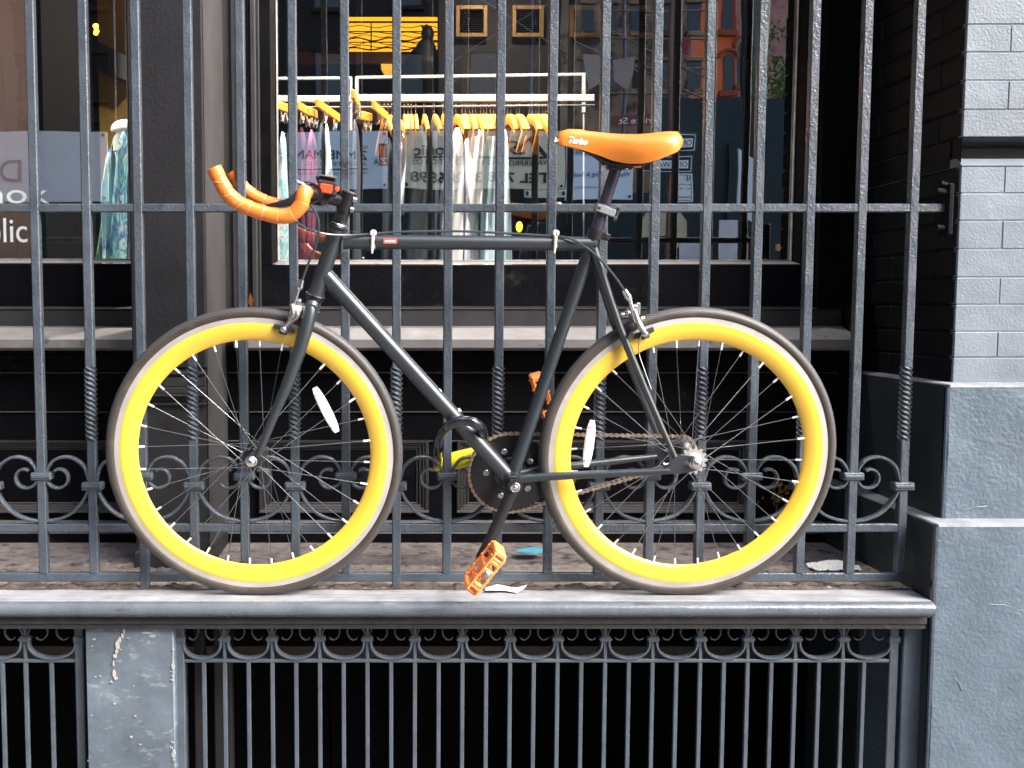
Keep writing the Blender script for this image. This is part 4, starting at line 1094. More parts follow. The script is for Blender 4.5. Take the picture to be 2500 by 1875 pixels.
# ================================================================== SHOPFRONT (cast iron surround, panels, sills)
XRV = 1.30
front = empty('shopfront', (.2, 2.9, LZ), 'black cast iron shopfront surround with sill and panels behind the fence', 'shopfront')
YW = 2.90
def zw(v, Y=YW): return PZv(v, Y)
def wx(u, v=700, Y=YW): return P(u, v, Y).x
xg0, xg1 = PX(677, 400, 2.945), PX(1937, 400, 2.945)       # main pane
xl1 = PX(316, 400, 2.945)                                   # right edge of left pane
PLX0, PLX1, YPL = -.652, -.4635, 2.575
# base wall, one long run with beads
m = MB(); m.box((XL, YW, LZ - .02), (XRV, YW + .12, zw(850)))
for (v, hgt, pr) in ((909, .008, .012), (914, .004, .006), (1005, .005, .007), (1076, .006, .006)):
    z = zw(v); m.box((XL, YW - pr, z - hgt), (XRV, YW + .01, z), .002)
m.box((XL, YW - .020, zw(905)), (XRV, YW + .01, zw(862)), .004)
m.box((XL, YW - .035, zw(862)), (XRV, YW + .01, zw(838)), .004)
m.box((XL, 2.855, LZ - .02), (XRV, YW + .01, PZv(1299, 2.86)), .004)
m.box((XL, 2.872, LZ - .02), (XRV, YW + .01, PZv(1276, 2.872)), .003)
m.build('base_wall', CAST, front, smooth=True, angle=30)
for v, Y0_ in ((1299, 2.855), (1276, 2.872)):
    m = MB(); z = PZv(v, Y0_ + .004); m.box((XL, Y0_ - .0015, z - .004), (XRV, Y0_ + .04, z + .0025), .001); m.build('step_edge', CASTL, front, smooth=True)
for v, pr in ((909, .0135), (1005, .009), (1076, .008)):
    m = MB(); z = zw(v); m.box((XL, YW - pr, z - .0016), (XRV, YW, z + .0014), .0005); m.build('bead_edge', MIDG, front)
# recessed panels with stepped mouldings
def panel(u0, u1, vt, vb):
    x0, x1 = wx(u0, vb), wx(u1, vb); z0, z1 = zw(vb), zw(vt)
    m = MB(); mb_ = MB()
    for k, (ins, pr, w) in enumerate(((0, .016, .010), (.010, .012, .008), (.018, .007, .010), (.030, .003, .006))):
        a0, a1, b0, b1 = x0 + ins, x1 - ins, z0 + ins * .8, z1 - ins * .8
        y = YW - pr
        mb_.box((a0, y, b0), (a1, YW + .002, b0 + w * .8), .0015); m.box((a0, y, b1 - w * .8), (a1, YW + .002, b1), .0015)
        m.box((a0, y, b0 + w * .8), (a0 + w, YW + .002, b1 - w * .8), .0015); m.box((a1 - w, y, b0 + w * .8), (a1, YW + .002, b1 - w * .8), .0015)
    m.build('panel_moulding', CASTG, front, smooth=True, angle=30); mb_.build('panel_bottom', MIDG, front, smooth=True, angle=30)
CASTG = mat('cast_iron_worn', (.026, .025, .027), .55, var=.3, vscale=12, bump=.4, bscale=90, bdist=.0015)
panel(634, 1046, 1074, 1250); panel(1114, 1830, 1074, 1250); panel(-260, 312, 1074, 1250)
# sill (two runs, either side of the pilaster)
def sill(xa, xb):
    m = MB(); yf, yb = 2.76, 2.872
    zf, zb2 = PZv(829, yf), PZv(796, yb)
    m.prism([Vector((xa, y, z)) for y, z in ((yf, zf), (yf + .004, zf + .003), (yb, zb2), (YW + .02, zb2), (YW + .02, zf - .03), (yf + .02, zf - .03), (yf + .012, zf - .022), (yf, zf - .022))], (xb - xa, 0, 0))
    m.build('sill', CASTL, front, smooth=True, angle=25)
    m = MB()                                              # riser and lip
    z1 = PZv(757, 2.872); m.box((xa, 2.872, zb2 - .002), (xb, YW + .05, z1), .002)
    m.prism([Vector((xa, y, z)) for y, z in ((2.872, z1), (2.868, z1 + .004), (2.90, z1 + .011), (2.94, z1 + .011), (2.94, z1))], (xb - xa, 0, 0))
    m.build('sill_riser', CASTG, front, smooth=True, angle=25)
sill(XL, PLX0 - .001); sill(PLX1 + .04, 1.262)
# window frames
def wframe(x0, x1, zb, zt, left=True, right=True, sw=.048):
    m = MB(); yf = YW + .004; yg = 2.944; c = .012
    zbot = zw(753)
    m.box((x0 - sw, yf, zbot), (x1 + sw, 3.0, zb - c), .002)
    if left: m.box((x0 - sw, yf, zb - c), (x0 - c, 3.0, zt), .002)
    if right: m.box((x1 + c, yf, zb - c), (x1 + sw, 3.0, zt), .002)
    ob = m.build('window_frame', CAST, front, smooth=True, angle=30)
    m = MB()
    # bevel all round the pane
    def strip(p0, p1, p2, p3): m.add([p0, p1, p2, p3], [(0, 1, 2, 3)])
    a = [Vector((x0 - c, yf + .003, zb - c * .9)), Vector((x1 + c, yf + .003, zb - c * .9)), Vector((x1, yg, zb)), Vector((x0, yg, zb))]
    strip(Vector((x0 - c, yf + .003, zb - c)), Vector((x0, yg, zb)), Vector((x0, yg, zt)), Vector((x0 - c, yf + .003, zt)))
    m.build('frame_bevel', CAST, front); m = MB()
    strip(Vector((x1 + c, yf + .003, zb - c)), Vector((x1, yg, zb)), Vector((x1, yg, zt)), Vector((x1 + c, yf + .003, zt)))
    m.build('frame_bevel', CAST, front)
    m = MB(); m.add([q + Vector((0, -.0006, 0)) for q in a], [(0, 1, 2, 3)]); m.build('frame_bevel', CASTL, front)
    m = MB(); pw = .0028                                  # putty line
    m.box((x0, yg - .006, zb), (x1, yg + .002, zb + pw)); m.box((x0, yg - .006, zb + pw), (x0 + pw, yg + .002, zt)); m.box((x1 - pw, yg - .006, zb + pw), (x1, yg + .002, zt))
    m.build('putty_line', PUTTY, front)
    g = MB(); g.box((x0 + .0005, YG, zb - .004), (x1 - .0005, YG + .0001, zt))
    g = MB(); g.add([(x0, YG, zb), (x1, YG, zb), (x1, YG, zt), (x0, YG, zt)], [(0, 1, 2, 3)])
    return g.build('window_pane', GLASS, front)
PUTTY = mat('putty_line', (.50, .48, .44), .5, var=.4, vscale=30)
ZT = 3.6
zgb = PZv(637, 2.945)
wframe(xg0, xg1, zgb, ZT); wframe(XL + .05, xl1, PZv(634, 2.945), ZT, left=False, sw=.02)
# vertical mouldings between pilaster and frame
m = MB(); x_ = PLX1
m.box((PLX1, 2.878, zw(753)), (xg0 - .048, 3.0, ZT))
for (ua, ub, pr) in ((573, 592, .012), (596, 610, .024), (613, 617, .010), (620, 634, .022), (636, 641, .008)):
    m.box((wx(ua), 2.878 - pr, zw(752)), (wx(ub), 2.88, ZT), .003)
m.build('side_moulding', CASTG, front, smooth=True, angle=30)
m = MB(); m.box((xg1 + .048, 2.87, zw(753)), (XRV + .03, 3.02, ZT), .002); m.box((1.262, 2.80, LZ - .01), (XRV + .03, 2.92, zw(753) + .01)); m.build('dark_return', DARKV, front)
# pilaster with pedestal
pl = empty('pilaster', ((PLX0 + PLX1) / 2, YPL, LZ), 'dark square pilaster between the two shop windows', 'pilaster')
m = MB()
zcap = PZv(900, YPL)
m.box((PLX0, YPL, zcap), (PLX1 - .0012, 2.90, ZT), .004)
m.build('shaft', PILA, pl, smooth=True, angle=30)
m = MB(); m.add([(PLX1, YPL + .004, LZ - .01), (PLX1, 2.88, LZ - .01), (PLX1, 2.88, ZT), (PLX1, YPL + .004, ZT)], [(0, 1, 2, 3)]); m.build('shaft_side', PILB, pl)
m = MB()
m.box((PLX0, YPL + .006, LZ - .01), (PLX1 - .0012, 2.92, zcap - .001), .003)
for va, vb, pr in ((908, 915, .012), (920, 945, .006), (945, 962, .012), (962, 968, .018), (984, 990, .010)):
    m.box((PLX0 + .004, YPL + .006 - pr, PZv(vb, YPL)), (PLX1 - .004, YPL + .02, PZv(va, YPL)), .002)
m.box((PLX0 - .004, YPL - .008, LZ - .01), (PLX1 + .003, 2.9, PZv(1345, YPL)), .004)
m.build('pedestal', CASTG, pl, smooth=True, angle=30)
# upper wall and blind above the frame, right side
o = MB(); o.box((XL, 2.60, ZT), (XR, 3.1, 4.6)); 
o = o.build('upper_wall', CAST, None); tag(o, 'black painted wall above the shop windows', 'wall')
o = MB(); o.box((XL - .3, 2.40, 0), (XL, 3.1, 4.6)); o = o.build('end_wall', CAST, None); tag(o, 'black painted end wall left of the shop windows', 'wall')

# window lettering on left pane
for body, ub, vb, ut, hh in (('mok', -58, 497, 119, 36), ('olic', -30, 591, 66, 62)):
    pass
YL = YG - .0015
def sz(px): return px * 2.92 / 2500
LET = mat('window_vinyl', (.72, .80, .80), .6)
lt_ = empty('window_lettering', P(20, 600, YL), 'white lettering stuck on the left window pane', 'lettering')
text('top_word', 'mok', P(-60, 496, YL), (1, 0, 0), (0, 0, 1), sz(50), LET, lt_, width=sz(180), depth=.0004, offset=0)
text('bottom_word', 'olic', P(-34, 591, YL), (1, 0, 0), (0, 0, 1), sz(61), LET, lt_, width=sz(101), depth=.0004)

# ================================================================== LITTER
def flatlitter(name, poly, Z, mt, label, cat, curl=.006, uvz=None, lift=.002):
    pts = []
    for (u, v) in poly:
        d = ray(u, v); t = (Z - CZ) / d.z; pts.append(CAM + d * t)
    m = MB(); n = len(pts); c = sum(pts, Vector()) / n
    top = [p + Vector((0, 0, lift + curl * abs(math.sin(i * 2.3)))) for i, p in enumerate(pts)]
    b0 = len(m.v); m.v += top + [c + Vector((0, 0, lift))] + [p - Vector((0, 0, .0008)) for p in top] + [c + Vector((0, 0, lift - .0008))]
    for i in range(n):
        j = (i + 1) % n; m.face((b0 + i, b0 + j, b0 + n)); m.face((b0 + n + 1 + j, b0 + n + 1 + i, b0 + 2 * n + 1)); m.face((b0 + j, b0 + i, b0 + n + 1 + i, b0 + n + 1 + j))
    o = m.build(name, mt, None, smooth=True, angle=20); return tag(o, label, cat)
WPAP = mat('white_paper', (.85, .87, .87), .55, var=.05, vscale=30); BLUEW = mat('blue_wrapper', (.12, .55, .72), .35, var=.2, vscale=60); CREAM = mat('white_tissue', (.80, .82, .82), .8, bump=.8, bscale=90, bdist=.004)
flatlitter('paper_scrap', [(1184, 1438), (1184, 1450), (1205, 1451), (1235, 1449), (1262, 1451), (1278, 1447), (1287, 1438), (1270, 1441), (1245, 1439), (1215, 1437)], LZ, WPAP, 'crumpled white paper scrap on the ledge below the orange pedal', 'paper scrap', .009)
flatlitter('candy_wrapper', [(1261, 1353), (1261, 1362), (1290, 1366), (1320, 1364), (1334, 1362), (1334, 1355), (1300, 1352)], LZ + .004, BLUEW, 'pale blue wrapper lying on the dirty floor behind the fence', 'wrapper', .006, lift=.012)
m = MB(); c0 = P(2035, 1378, 2.55)
c0.z = LZ + .008
m.grid(30, 14, lambda s, t: c0 + Vector(((s - .5) * .13 * (1 - .3 * abs(t - .5)), (t - .5) * .075, max(0, .014 * math.sin(s * math.pi) * math.sin(t * math.pi) + random.uniform(-.003, .004)))))
o = m.build('crumpled_tissue', CREAM, None, smooth=True, angle=60); tag(o, 'crumpled white tissue on the floor behind the fence at the right', 'tissue')
# dried leaves caught on the panel, orange leaf by the moulding
LEAF = mat('dry_leaf', (.30, .17, .05), .7, var=.5, vscale=40); LEAFO = mat('orange_leaf', (.65, .25, .03), .6, var=.3, vscale=60)
m = MB()
for i in range(46):
    u = random.choice([random.gauss(1925, 14), random.gauss(1888, 22), random.gauss(1905, 12)]); v = random.gauss(1205, 22)
    c = P(u, v, YW - .02 - random.random() * .012); r = random.uniform(.004, .009); a = random.random() * 6.28
    ax = Vector((math.cos(a), random.uniform(-.5, .5), math.sin(a))); bx_ = Vector((-math.sin(a), random.uniform(-.5, .5), math.cos(a)))
    m.add([c - ax * r, c + bx_ * r * .6, c + ax * r, c - bx_ * r * .6 + Vector((0, -.002, 0))], [(0, 1, 2), (0, 2, 3)])
m.tube([P(1905, 1180, YW - .012), P(1900, 1215, YW - .02), P(1893, 1262, YW - .012)], .0015, 5)
o = m.build('dried_vine', LEAF, None, recalc=False); tag(o, 'cluster of dry brown leaves on the panel behind the rear wheel', 'dried leaves')
m = MB(); a = P(611, 714, 2.855); m.add([a, P(618, 733, 2.848), P(614, 752, 2.856), P(606, 738, 2.86)], [(0, 1, 3), (1, 2, 3)])
o = m.build('orange_leaf', LEAFO, None, recalc=False); tag(o, 'small orange leaf on the mouldings above the front wheel', 'leaf')
# ================================================================== SHOP INTERIOR
LAMPW = 1.3
def S(name, mt, fn):
    m = MB(); fn(m); return m.build(name, mt)
INT = mat('shop_dark_wall', (.016, .013, .011), .8, var=.3, vscale=2)
for i, (lx, ly, e) in enumerate(((-.2, 3.28, 9), (.45, 3.28, 12), (-1.25, 3.2, 8), (.5, 4.5, .6))):  # added lamps above the view, to brighten the clothes behind the glass
    g = empty('track_light', (lx, ly, 3.4), ['ceiling spotlight above the left end of the rack', 'ceiling spotlight above the pale dresses', 'ceiling spotlight in the left window', 'ceiling spotlight deeper in the shop'][i], 'spotlight', 'shop ceiling spotlights')
    m = MB(); m.tube([Vector((lx, ly, 3.62)), Vector((lx, ly, 3.46))], .012, 10); m.tube([Vector((lx, ly, 3.48)), Vector((lx, ly, 3.36))], [.05, .06], 20, cap=False); m.build('lamp_head', BLACKM, g, smooth=True, angle=40)
    ld = bpy.data.lights.new('spot', 'AREA'); ld.shape = 'DISK'; ld.size = .10; ld.spread = R(95); ld.energy = e * LAMPW; ld.color = (1.0, .90, .76)
    lo = bpy.data.objects.new('lamp_bulb', ld); COL.objects.link(lo); lo.parent = g; lo.location = (0, 0, -.06)
    lo.rotation_euler = (R(18), 0, 0) if i < 3 else (R(35), 0, 0)
o = S('shop_floor', mat('shop_floor_boards', (.05, .035, .025), .5, var=.3, vscale=5), lambda m: m.box((-4.2, 3.0, .55), (4.5, 8.6, .60))); tag(o, kind='structure')
o = S('shop_ceiling', INT, lambda m: m.box((-4.2, 3.0, 3.62), (4.5, 8.6, 3.70))); tag(o, kind='structure')
o = S('shop_back_wall', INT, lambda m: m.box((-4.2, 8.5, .5), (4.5, 8.6, 3.7))); tag(o, kind='structure')
o = S('shop_side_wall', INT, lambda m: (m.box((-4.3, 3.0, .5), (-4.2, 8.6, 3.7)), m.box((4.5, 3.0, .5), (4.6, 8.6, 3.7)), m.box((XR, 3.05, .5), (4.6, 3.1, 3.7)), m.box((-4.3, 3.05, .5), (XL, 3.1, 3.7)))); tag(o, kind='structure')
BRW = mat('brown_partition', (.26, .165, .150), .7, var=.05, vscale=2)
GRW = mat('grey_brown_partition', (.022, .017, .0155), .7, var=.12, vscale=2)
OCW = mat('ochre_wall', (.42, .25, .04), .7, var=.1, vscale=2)
def pane(name, u0, u1, v0, v1, Y, mt, label, cat, th=.03):
    a, b = P(u0, v0, Y), P(u1, v1, Y); m = MB(); m.box((a.x, Y, b.z), (b.x, Y + th, a.z), .001); o = m.build(name, mt, None, smooth=False); return tag(o, label, cat)
pane('partition', -260, 91, -200, 760, 3.12, BRW, 'warm brown display partition close behind the left window', 'partition')
pane('partition', 93, 236, -200, 900, 3.9, mat('black_partition', (.0022, .0016, .0014), .7, spec=.1), 'black partition in the left window beside the brown one', 'partition')
pane('partition', 232, 420, -200, 900, 4.25, OCW, 'ochre lit wall panel deep behind the left window', 'wall panel')
m = MB(); a = [P(236, 100, 4.15), P(318, 142, 4.15), P(318, 200, 4.15), P(236, 168, 4.15)]; m.prism(a, (0, .08, 0)); o = m.build('stair_beam', INT); tag(o, 'black sloping beam crossing the ochre wall in left window', 'beam')
pane('partition', 1072, 1760, -260, 330, 5.1, GRW, 'grey brown wall panel holding the row of square vents', 'wall panel')
pane('partition', 692, 850, 246, 300, 5.6, mat('tan_panel', (.30, .20, .11), .7), 'low tan panel behind the hangers at the left of the rack', 'wall panel')
pane('partition', 860, 960, 246, 300, 5.6, mat('tan_panel2', (.36, .25, .13), .7), 'low tan panel behind the rack beside the orange clip hangers', 'wall panel')
pane('ceiling_beam', 700, 1066, 126, 154, 5.5, mat('warm_beam', (.20, .07, .025), .6), 'dark reddish wooden beam under the glowing yellow light', 'beam')
# warm lights
def emis(name, col, s): return mat(name, col, .6, emit=col, estr=s)
BUL = emis('warm_bulb', (1.0, .50, .04), 1.6)
lampg = empty('ceiling_light', P(960, 122, 5.6), 'wide glowing yellow ceiling light with wavy dark slats', 'ceiling light')
m = MB(); a, b = P(840, 41, 5.6), P(1068, 123, 5.6); m.box((a.x, 5.6, b.z), (b.x, 5.9, a.z), .004)
m.build('lamp_shade', emis('lamp_shade_glow', (1.0, .43, .012), .55), lampg)
for k, v in enumerate((54, 65, 77, 80, 88, 96, 103, 105, 113, 119)):
    amp = (0, 3, 0, 2, 3, 4, 0, 4, 3, 3)[k]
    pts = [P(840 + 228 * i / 24, v + amp * math.sin(i * .75 + k * 1.7), 5.585) for i in range(25)]
    m = MB(); m.tube(pts, (.0055, .0022, .003, .0028, .002, .004, .003, .0022, .0022, .004)[k], 6); m.build('slat', BLACKM, lampg)
for u in (906,):
    m = MB(); m.tube([P(u, 54, 5.58), P(u, 124, 5.58)], .004, 6); m.build('slat', BLACKM, lampg)
m = MB(); m.prism([P(930, 156, 5.4), P(968, 156, 5.4), P(968, 171, 5.4), P(938, 171, 5.4)], (0, .12, 0))
o = m.build('wall_lamp', emis('small_lamp_glow', (1.0, .5, .06), .35)); tag(o, 'small yellow wall lamp below the glowing ceiling light', 'lamp')
# mannequin bust silhouetted
m = MB(); Yb = 5.2
def bl(u, v, r, sx=1, sz_=1): m.sphere(P(u, v, Yb), r, 16, 10, (sx, .8, sz_))
bl(1044, 84, .036, .9, 1.25); m.prism([P(1027, 60, Yb), P(1042, 66, Yb), P(1034, 76, Yb)], (0, .02, 0)); m.prism([P(1037, 62, Yb), P(1042, 57, Yb), P(1046, 66, Yb)], (0, .02, 0))
m.tube(smooth_path([P(1043, 98, Yb), P(1040, 120, Yb), P(1036, 150, Yb), P(1034, 185, Yb)], 4), lerp_r([.030, .055, .10, .09], 13), 16, flat=(.5, 1))
o = m.build('mannequin_bust', BLACKM, None, smooth=True, angle=60); tag(o, 'black bust shape with topknot silhouetted against the yellow light', 'mannequin')
m = MB(); c = P(1268, 557, 4.6); m.sphere(c, .010, 12, 10, (1, 1, 1.3)); m.sphere(c + Vector((0, .004, .006)), .0145, 12, 10, (1, .8, 1.6))
o = m.build('glowing_bulb', emis('bulb_glow', (1.0, .62, .02), 1.5), None, smooth=True); tag(o, 'small glowing yellow bulb deep in the shop right of the dresses', 'bulb')
for (v, r, dx) in ((64, .011, 0), (76, .010, 2), (81, .009, 0)):
    m = MB(); m.sphere(P(234 + dx, v, 3.88), r, 10, 8, (1, 1, .9)); o = m.build('fairy_light', BUL, None, smooth=True)
    tag(o, {64: 'topmost tiny yellow light bulb in the left window', 76: 'middle tiny yellow light bulb in the left window', 81: 'lowest tiny yellow light bulb in the left window'}[v], 'bulb', 'tiny lights in the left window')
# square vents
BRASS = mat('brass_vent_frame', (.36, .20, .06), .45, metal=.3)
ordn = ['leftmost', 'second from left', 'third from left', 'rightmost']
for i, (u0, u1) in enumerate(((1113, 1190), (1251, 1328), (1392, 1469), (1525, 1602))):
    Yv = 5.06; a, b = P(u0, 12, Yv), P(u1, 90, Yv)
    g = empty('wall_vent', ((a.x + b.x) / 2, Yv, b.z), 'square brass framed louvre vent, ' + ordn[i] + ' of the row behind the window', 'vent', 'square vents high on the shop wall')
    m = MB(); w = .020
    m.box((a.x, Yv, b.z), (a.x + w, Yv + .03, a.z), .002); m.box((b.x - w, Yv, b.z), (b.x, Yv + .03, a.z), .002); m.box((a.x + w, Yv, a.z - w), (b.x - w, Yv + .03, a.z), .002); m.box((a.x + w, Yv, b.z), (b.x - w, Yv + .03, b.z + w), .002)
    m.build('vent_frame', BRASS, g)
    m = MB(); m.box((a.x + w, Yv + .028, b.z + w), (b.x - w, Yv + .036, a.z - w)); m.build('vent_back', INT, g)
    m = MB(); n = 11; hh = (a.z - b.z - 2 * w) / n
    for k in range(n): m.prism([Vector((a.x + w, Yv + .008, b.z + w + hh * k)), Vector((a.x + w, Yv + .024, b.z + w + hh * (k + .55))), Vector((a.x + w, Yv + .024, b.z + w + hh * (k + .70)))], (b.x - a.x - 2 * w, 0, 0))
    m.build('louvre', mat('louvre_paint', (.05, .03, .02), .5), g)
# clothes rack
RKW = mat('white_rack_metal', (.22, .225, .235), .45)
YK_ = 3.72
rack = empty('clothes_rack', P(1150, 900, YK_), 'white metal clothes rack holding dresses behind the main window', 'clothes rack')
m = MB()
def rb(u0, v0, u1, v1, Y, t=.012, mm=None): (mm or m).obox((P(u0, v0, Y) + P(u1, v1, Y)) / 2, (P(u1, v1, Y) - P(u0, v0, Y)).normalized(), Vector((0, 1, 0)), (P(u1, v1, Y) - P(u0, v0, Y)).normalized().cross(Vector((0, 1, 0))), (P(u1, v1, Y) - P(u0, v0, Y)).length / 2, t / 2, t / 2, .002)
rb(867, 190, 1430, 182, YK_ + .25); rb(871, 192, 871, 235, YK_ + .25, .014); rb(1425, 182, 1425, 276, YK_ + .25, .014); rb(1425, 260, 1425, 1100, YK_ + .25, .006)
m.build('rack_frame', RKW, rack)
m = MB(); a, b = P(866, 230, YK_ + .02), P(1452, 245, YK_ + .02); m.box((a.x, YK_ + .02, b.z - .003), (b.x, YK_ + .04, a.z), .002); m.build('rack_shelf', RKW, rack)
m = MB(); m.tube([P(866, 262, YK_), P(1452, 257, YK_)], .004, 8); m.build('rack_rail', mat('dark_rail', (.02, .02, .02), .4), rack)
YK2 = 3.66
rack2 = empty('clothes_rack', P(760, 900, YK2), 'second white clothes rack at the left edge of the main window', 'clothes rack')
m = MB(); rb(560, 193, 860, 191, YK2 + .25); rb(857, 191, 857, 320, YK2 + .2, .010); m.build('rack_frame', RKW, rack2)
m = MB(); a, b = P(560, 233, YK2 + .02), P(858, 249, YK2 + .02); m.box((a.x, YK2 + .02, b.z), (b.x, YK2 + .04, a.z), .002); m.build('rack_shelf', RKW, rack2)
m = MB(); m.tube([P(560, 262, YK2), P(858, 262, YK2)], .004, 8); m.build('rack_rail', mat('dark_rail2', (.02, .02, .02), .4), rack2)
# hangers
WOODH = mat('orange_wood', (.80, .36, .045), .45, var=.12, vscale=40)
def hanger(u, vtop, vend, slant, rk, label, Y=YK_, bare=False):
    top = P(u, vtop, Y); x = top.x
    g = empty('clothes_hanger', (x, Y, top.z - .05), label, 'hanger', rk)
    m = MB(); zr_ = P(u, 262, Y).z
    m.tube([Vector((x, Y + .002, zr_ + .012)), Vector((x, Y - .004, zr_ + .008)), Vector((x, Y - .004, zr_ - .003)), Vector((x, Y, top.z))], .0013, 6)
    m.tube([Vector((x, Y, top.z + .022)), Vector((x, Y, top.z + .012)), Vector((x, Y, top.z))], [.0010, .0036, .0030], 8)
    m.build('hook', SILVER, g, smooth=True)
    L = .22; n = 8
    for sg in (-1, 1):
        m = MB(); pts = []
        for i in range(n + 1):
            t = i / n; pts.append(Vector((x + slant * t * sg * -1, Y + sg * L * t, top.z - .008 - (.004 + .082 * t ** 1.5))))
        m.band(pts, (1, 0, 0), .0110, .034, taper=lambda t: 1 - .2 * t)
        m.build('shoulder_arm', WOODH, g, smooth=True, angle=40)
    return g
ordw = [987, 996, 1004, 1015, 1035, 1060, 1081, 1113, 1128, 1136, 1147, 1154, 1161, 1173, 1181, 1188, 1197, 1205, 1213, 1239, 1247, 1261, 1268, 1292, 1300, 1308, 1315.5, 1325, 1332]
lowh = {1035: 24, 1081: 10, 1060: 26}
def nth(i): return ['first', 'second', 'third', 'fourth', 'fifth', 'sixth', 'seventh', 'eighth', 'ninth', 'tenth', 'eleventh', 'twelfth', 'thirteenth', 'fourteenth', 'fifteenth', 'sixteenth', 'seventeenth', 'eighteenth', 'nineteenth', 'twentieth', 'twenty-first', 'twenty-second', 'twenty-third', 'twenty-fourth', 'twenty-fifth', 'twenty-sixth', 'twenty-seventh', 'twenty-eighth', 'twenty-ninth', 'thirtieth'][i]
for i, u in enumerate(ordw):
    sl = random.uniform(-.012, .02)
    hanger(u, 283, 320, sl, 'orange wooden hangers on the main rack', 'orange wooden hanger, ' + nth(i) + ' from the left on the main white rack')
for i, u in enumerate((938, 948, 956)):
    hanger(u, 285, 320, .03 + .01 * i, 'orange wooden hangers on the main rack', ['orange hanger with pale end', 'upright orange hanger', 'slanted orange hanger'][i] + ' beside the dark gap left of the white dresses')
# clip hangers seen at an angle (left rack)
for i, (u0, v0, u1, v1, yy) in enumerate(((674, 250, 704, 266, 3.45), (722, 250, 757, 276, 3.45), (770, 244, 828, 290, 3.40), (858, 222, 876, 262, 3.40), (908, 249, 944, 285, 3.42), (752, 265, 772, 280, 3.6), (878, 275, 905, 287, 3.6))):
    g = empty('clip_hanger', P((u0 + u1) / 2, v1, yy), ['orange clip hanger at the very left edge of the window', 'orange clip hanger second from the window edge', 'long slanting orange clip hanger above the dark trousers', 'steep orange clip hanger between the two racks', 'orange clip hanger slanting beside the main rack', 'short orange clip hanger end behind the slanting ones', 'dull orange clip hanger in the shadow between racks'][i], 'hanger', 'clip hangers on the left rack')
    a, b = P(u0 + 3, v0 + 7, yy), P(u1, v1, yy + .22); d = (b - a).normalized(); m = MB()
    m.obox((a + b) / 2, d, Vector((0, 0, 1)).cross(d).normalized(), d.cross(Vector((0, 0, 1)).cross(d).normalized()), (b - a).length / 2, .006, .015, .003)
    m.build('wooden_bar', WOODH, g, smooth=True)
    m = MB()
    for t in (.3, .75):
        q = a.lerp(b, t); m.tube([q + Vector((0, -.004, -.004)), q + Vector((.004, -.008, -.040))], [.003, .005], 6); m.tube([q + Vector((.004, -.008, -.040)), q + Vector((-.004, -.008, -.055))], [.005, .0025], 6)
        m.tube([q + Vector((.012, .01, -.02)), q + Vector((.006, -.002, -.052))], [.003, .004], 6)
    q = a.lerp(b, .5); m.tube([q, Vector((q.x, q.y, P(u0, 262, YK2).z))], .0013, 6)
    m.build('metal_clip', SILVER, g, smooth=True)
# garments: pleated cloth hanging edge-on from the rails
def cloth_mat(name, col, col2=None, sc=10, rough=.8, stretch=(1, 1, 1)):
    m = mat(name, col, rough, var=.12, vscale=6, bump=.2, bscale=250)
    if col2:
        nt = m.node_tree; bs = nt.nodes['Principled BSDF']; gm = nt.nodes.new('ShaderNodeNewGeometry'); mp = nt.nodes.new('ShaderNodeMapping'); mp.inputs['Scale'].default_value = stretch
        nz = nt.nodes.new('ShaderNodeTexNoise'); nz.inputs['Scale'].default_value = sc; nz.inputs['Detail'].default_value = 3; nz.inputs['Distortion'].default_value = 1.5
        cr_ = nt.nodes.new('ShaderNodeValToRGB'); cr_.color_ramp.interpolation = 'LINEAR'
        cols = [col] + list(col2); cr_.color_ramp.elements[0].position = .34; cr_.color_ramp.elements[0].color = list(cols[0]) + [1]
        cr_.color_ramp.elements[1].position = .66; cr_.color_ramp.elements[1].color = list(cols[-1]) + [1]
        for k, c in enumerate(cols[1:-1]): e = cr_.color_ramp.elements.new(.34 + .32 * (k + 1) / (len(cols) - 1)); e.color = list(c) + [1]
        nt.links.new(gm.outputs['Position'], mp.inputs[0]); nt.links.new(mp.outputs[0], nz.inputs['Vector']); nt.links.new(nz.outputs[0], cr_.inputs[0]); nt.links.new(cr_.outputs[0], bs.inputs['Base Color'])
    return m
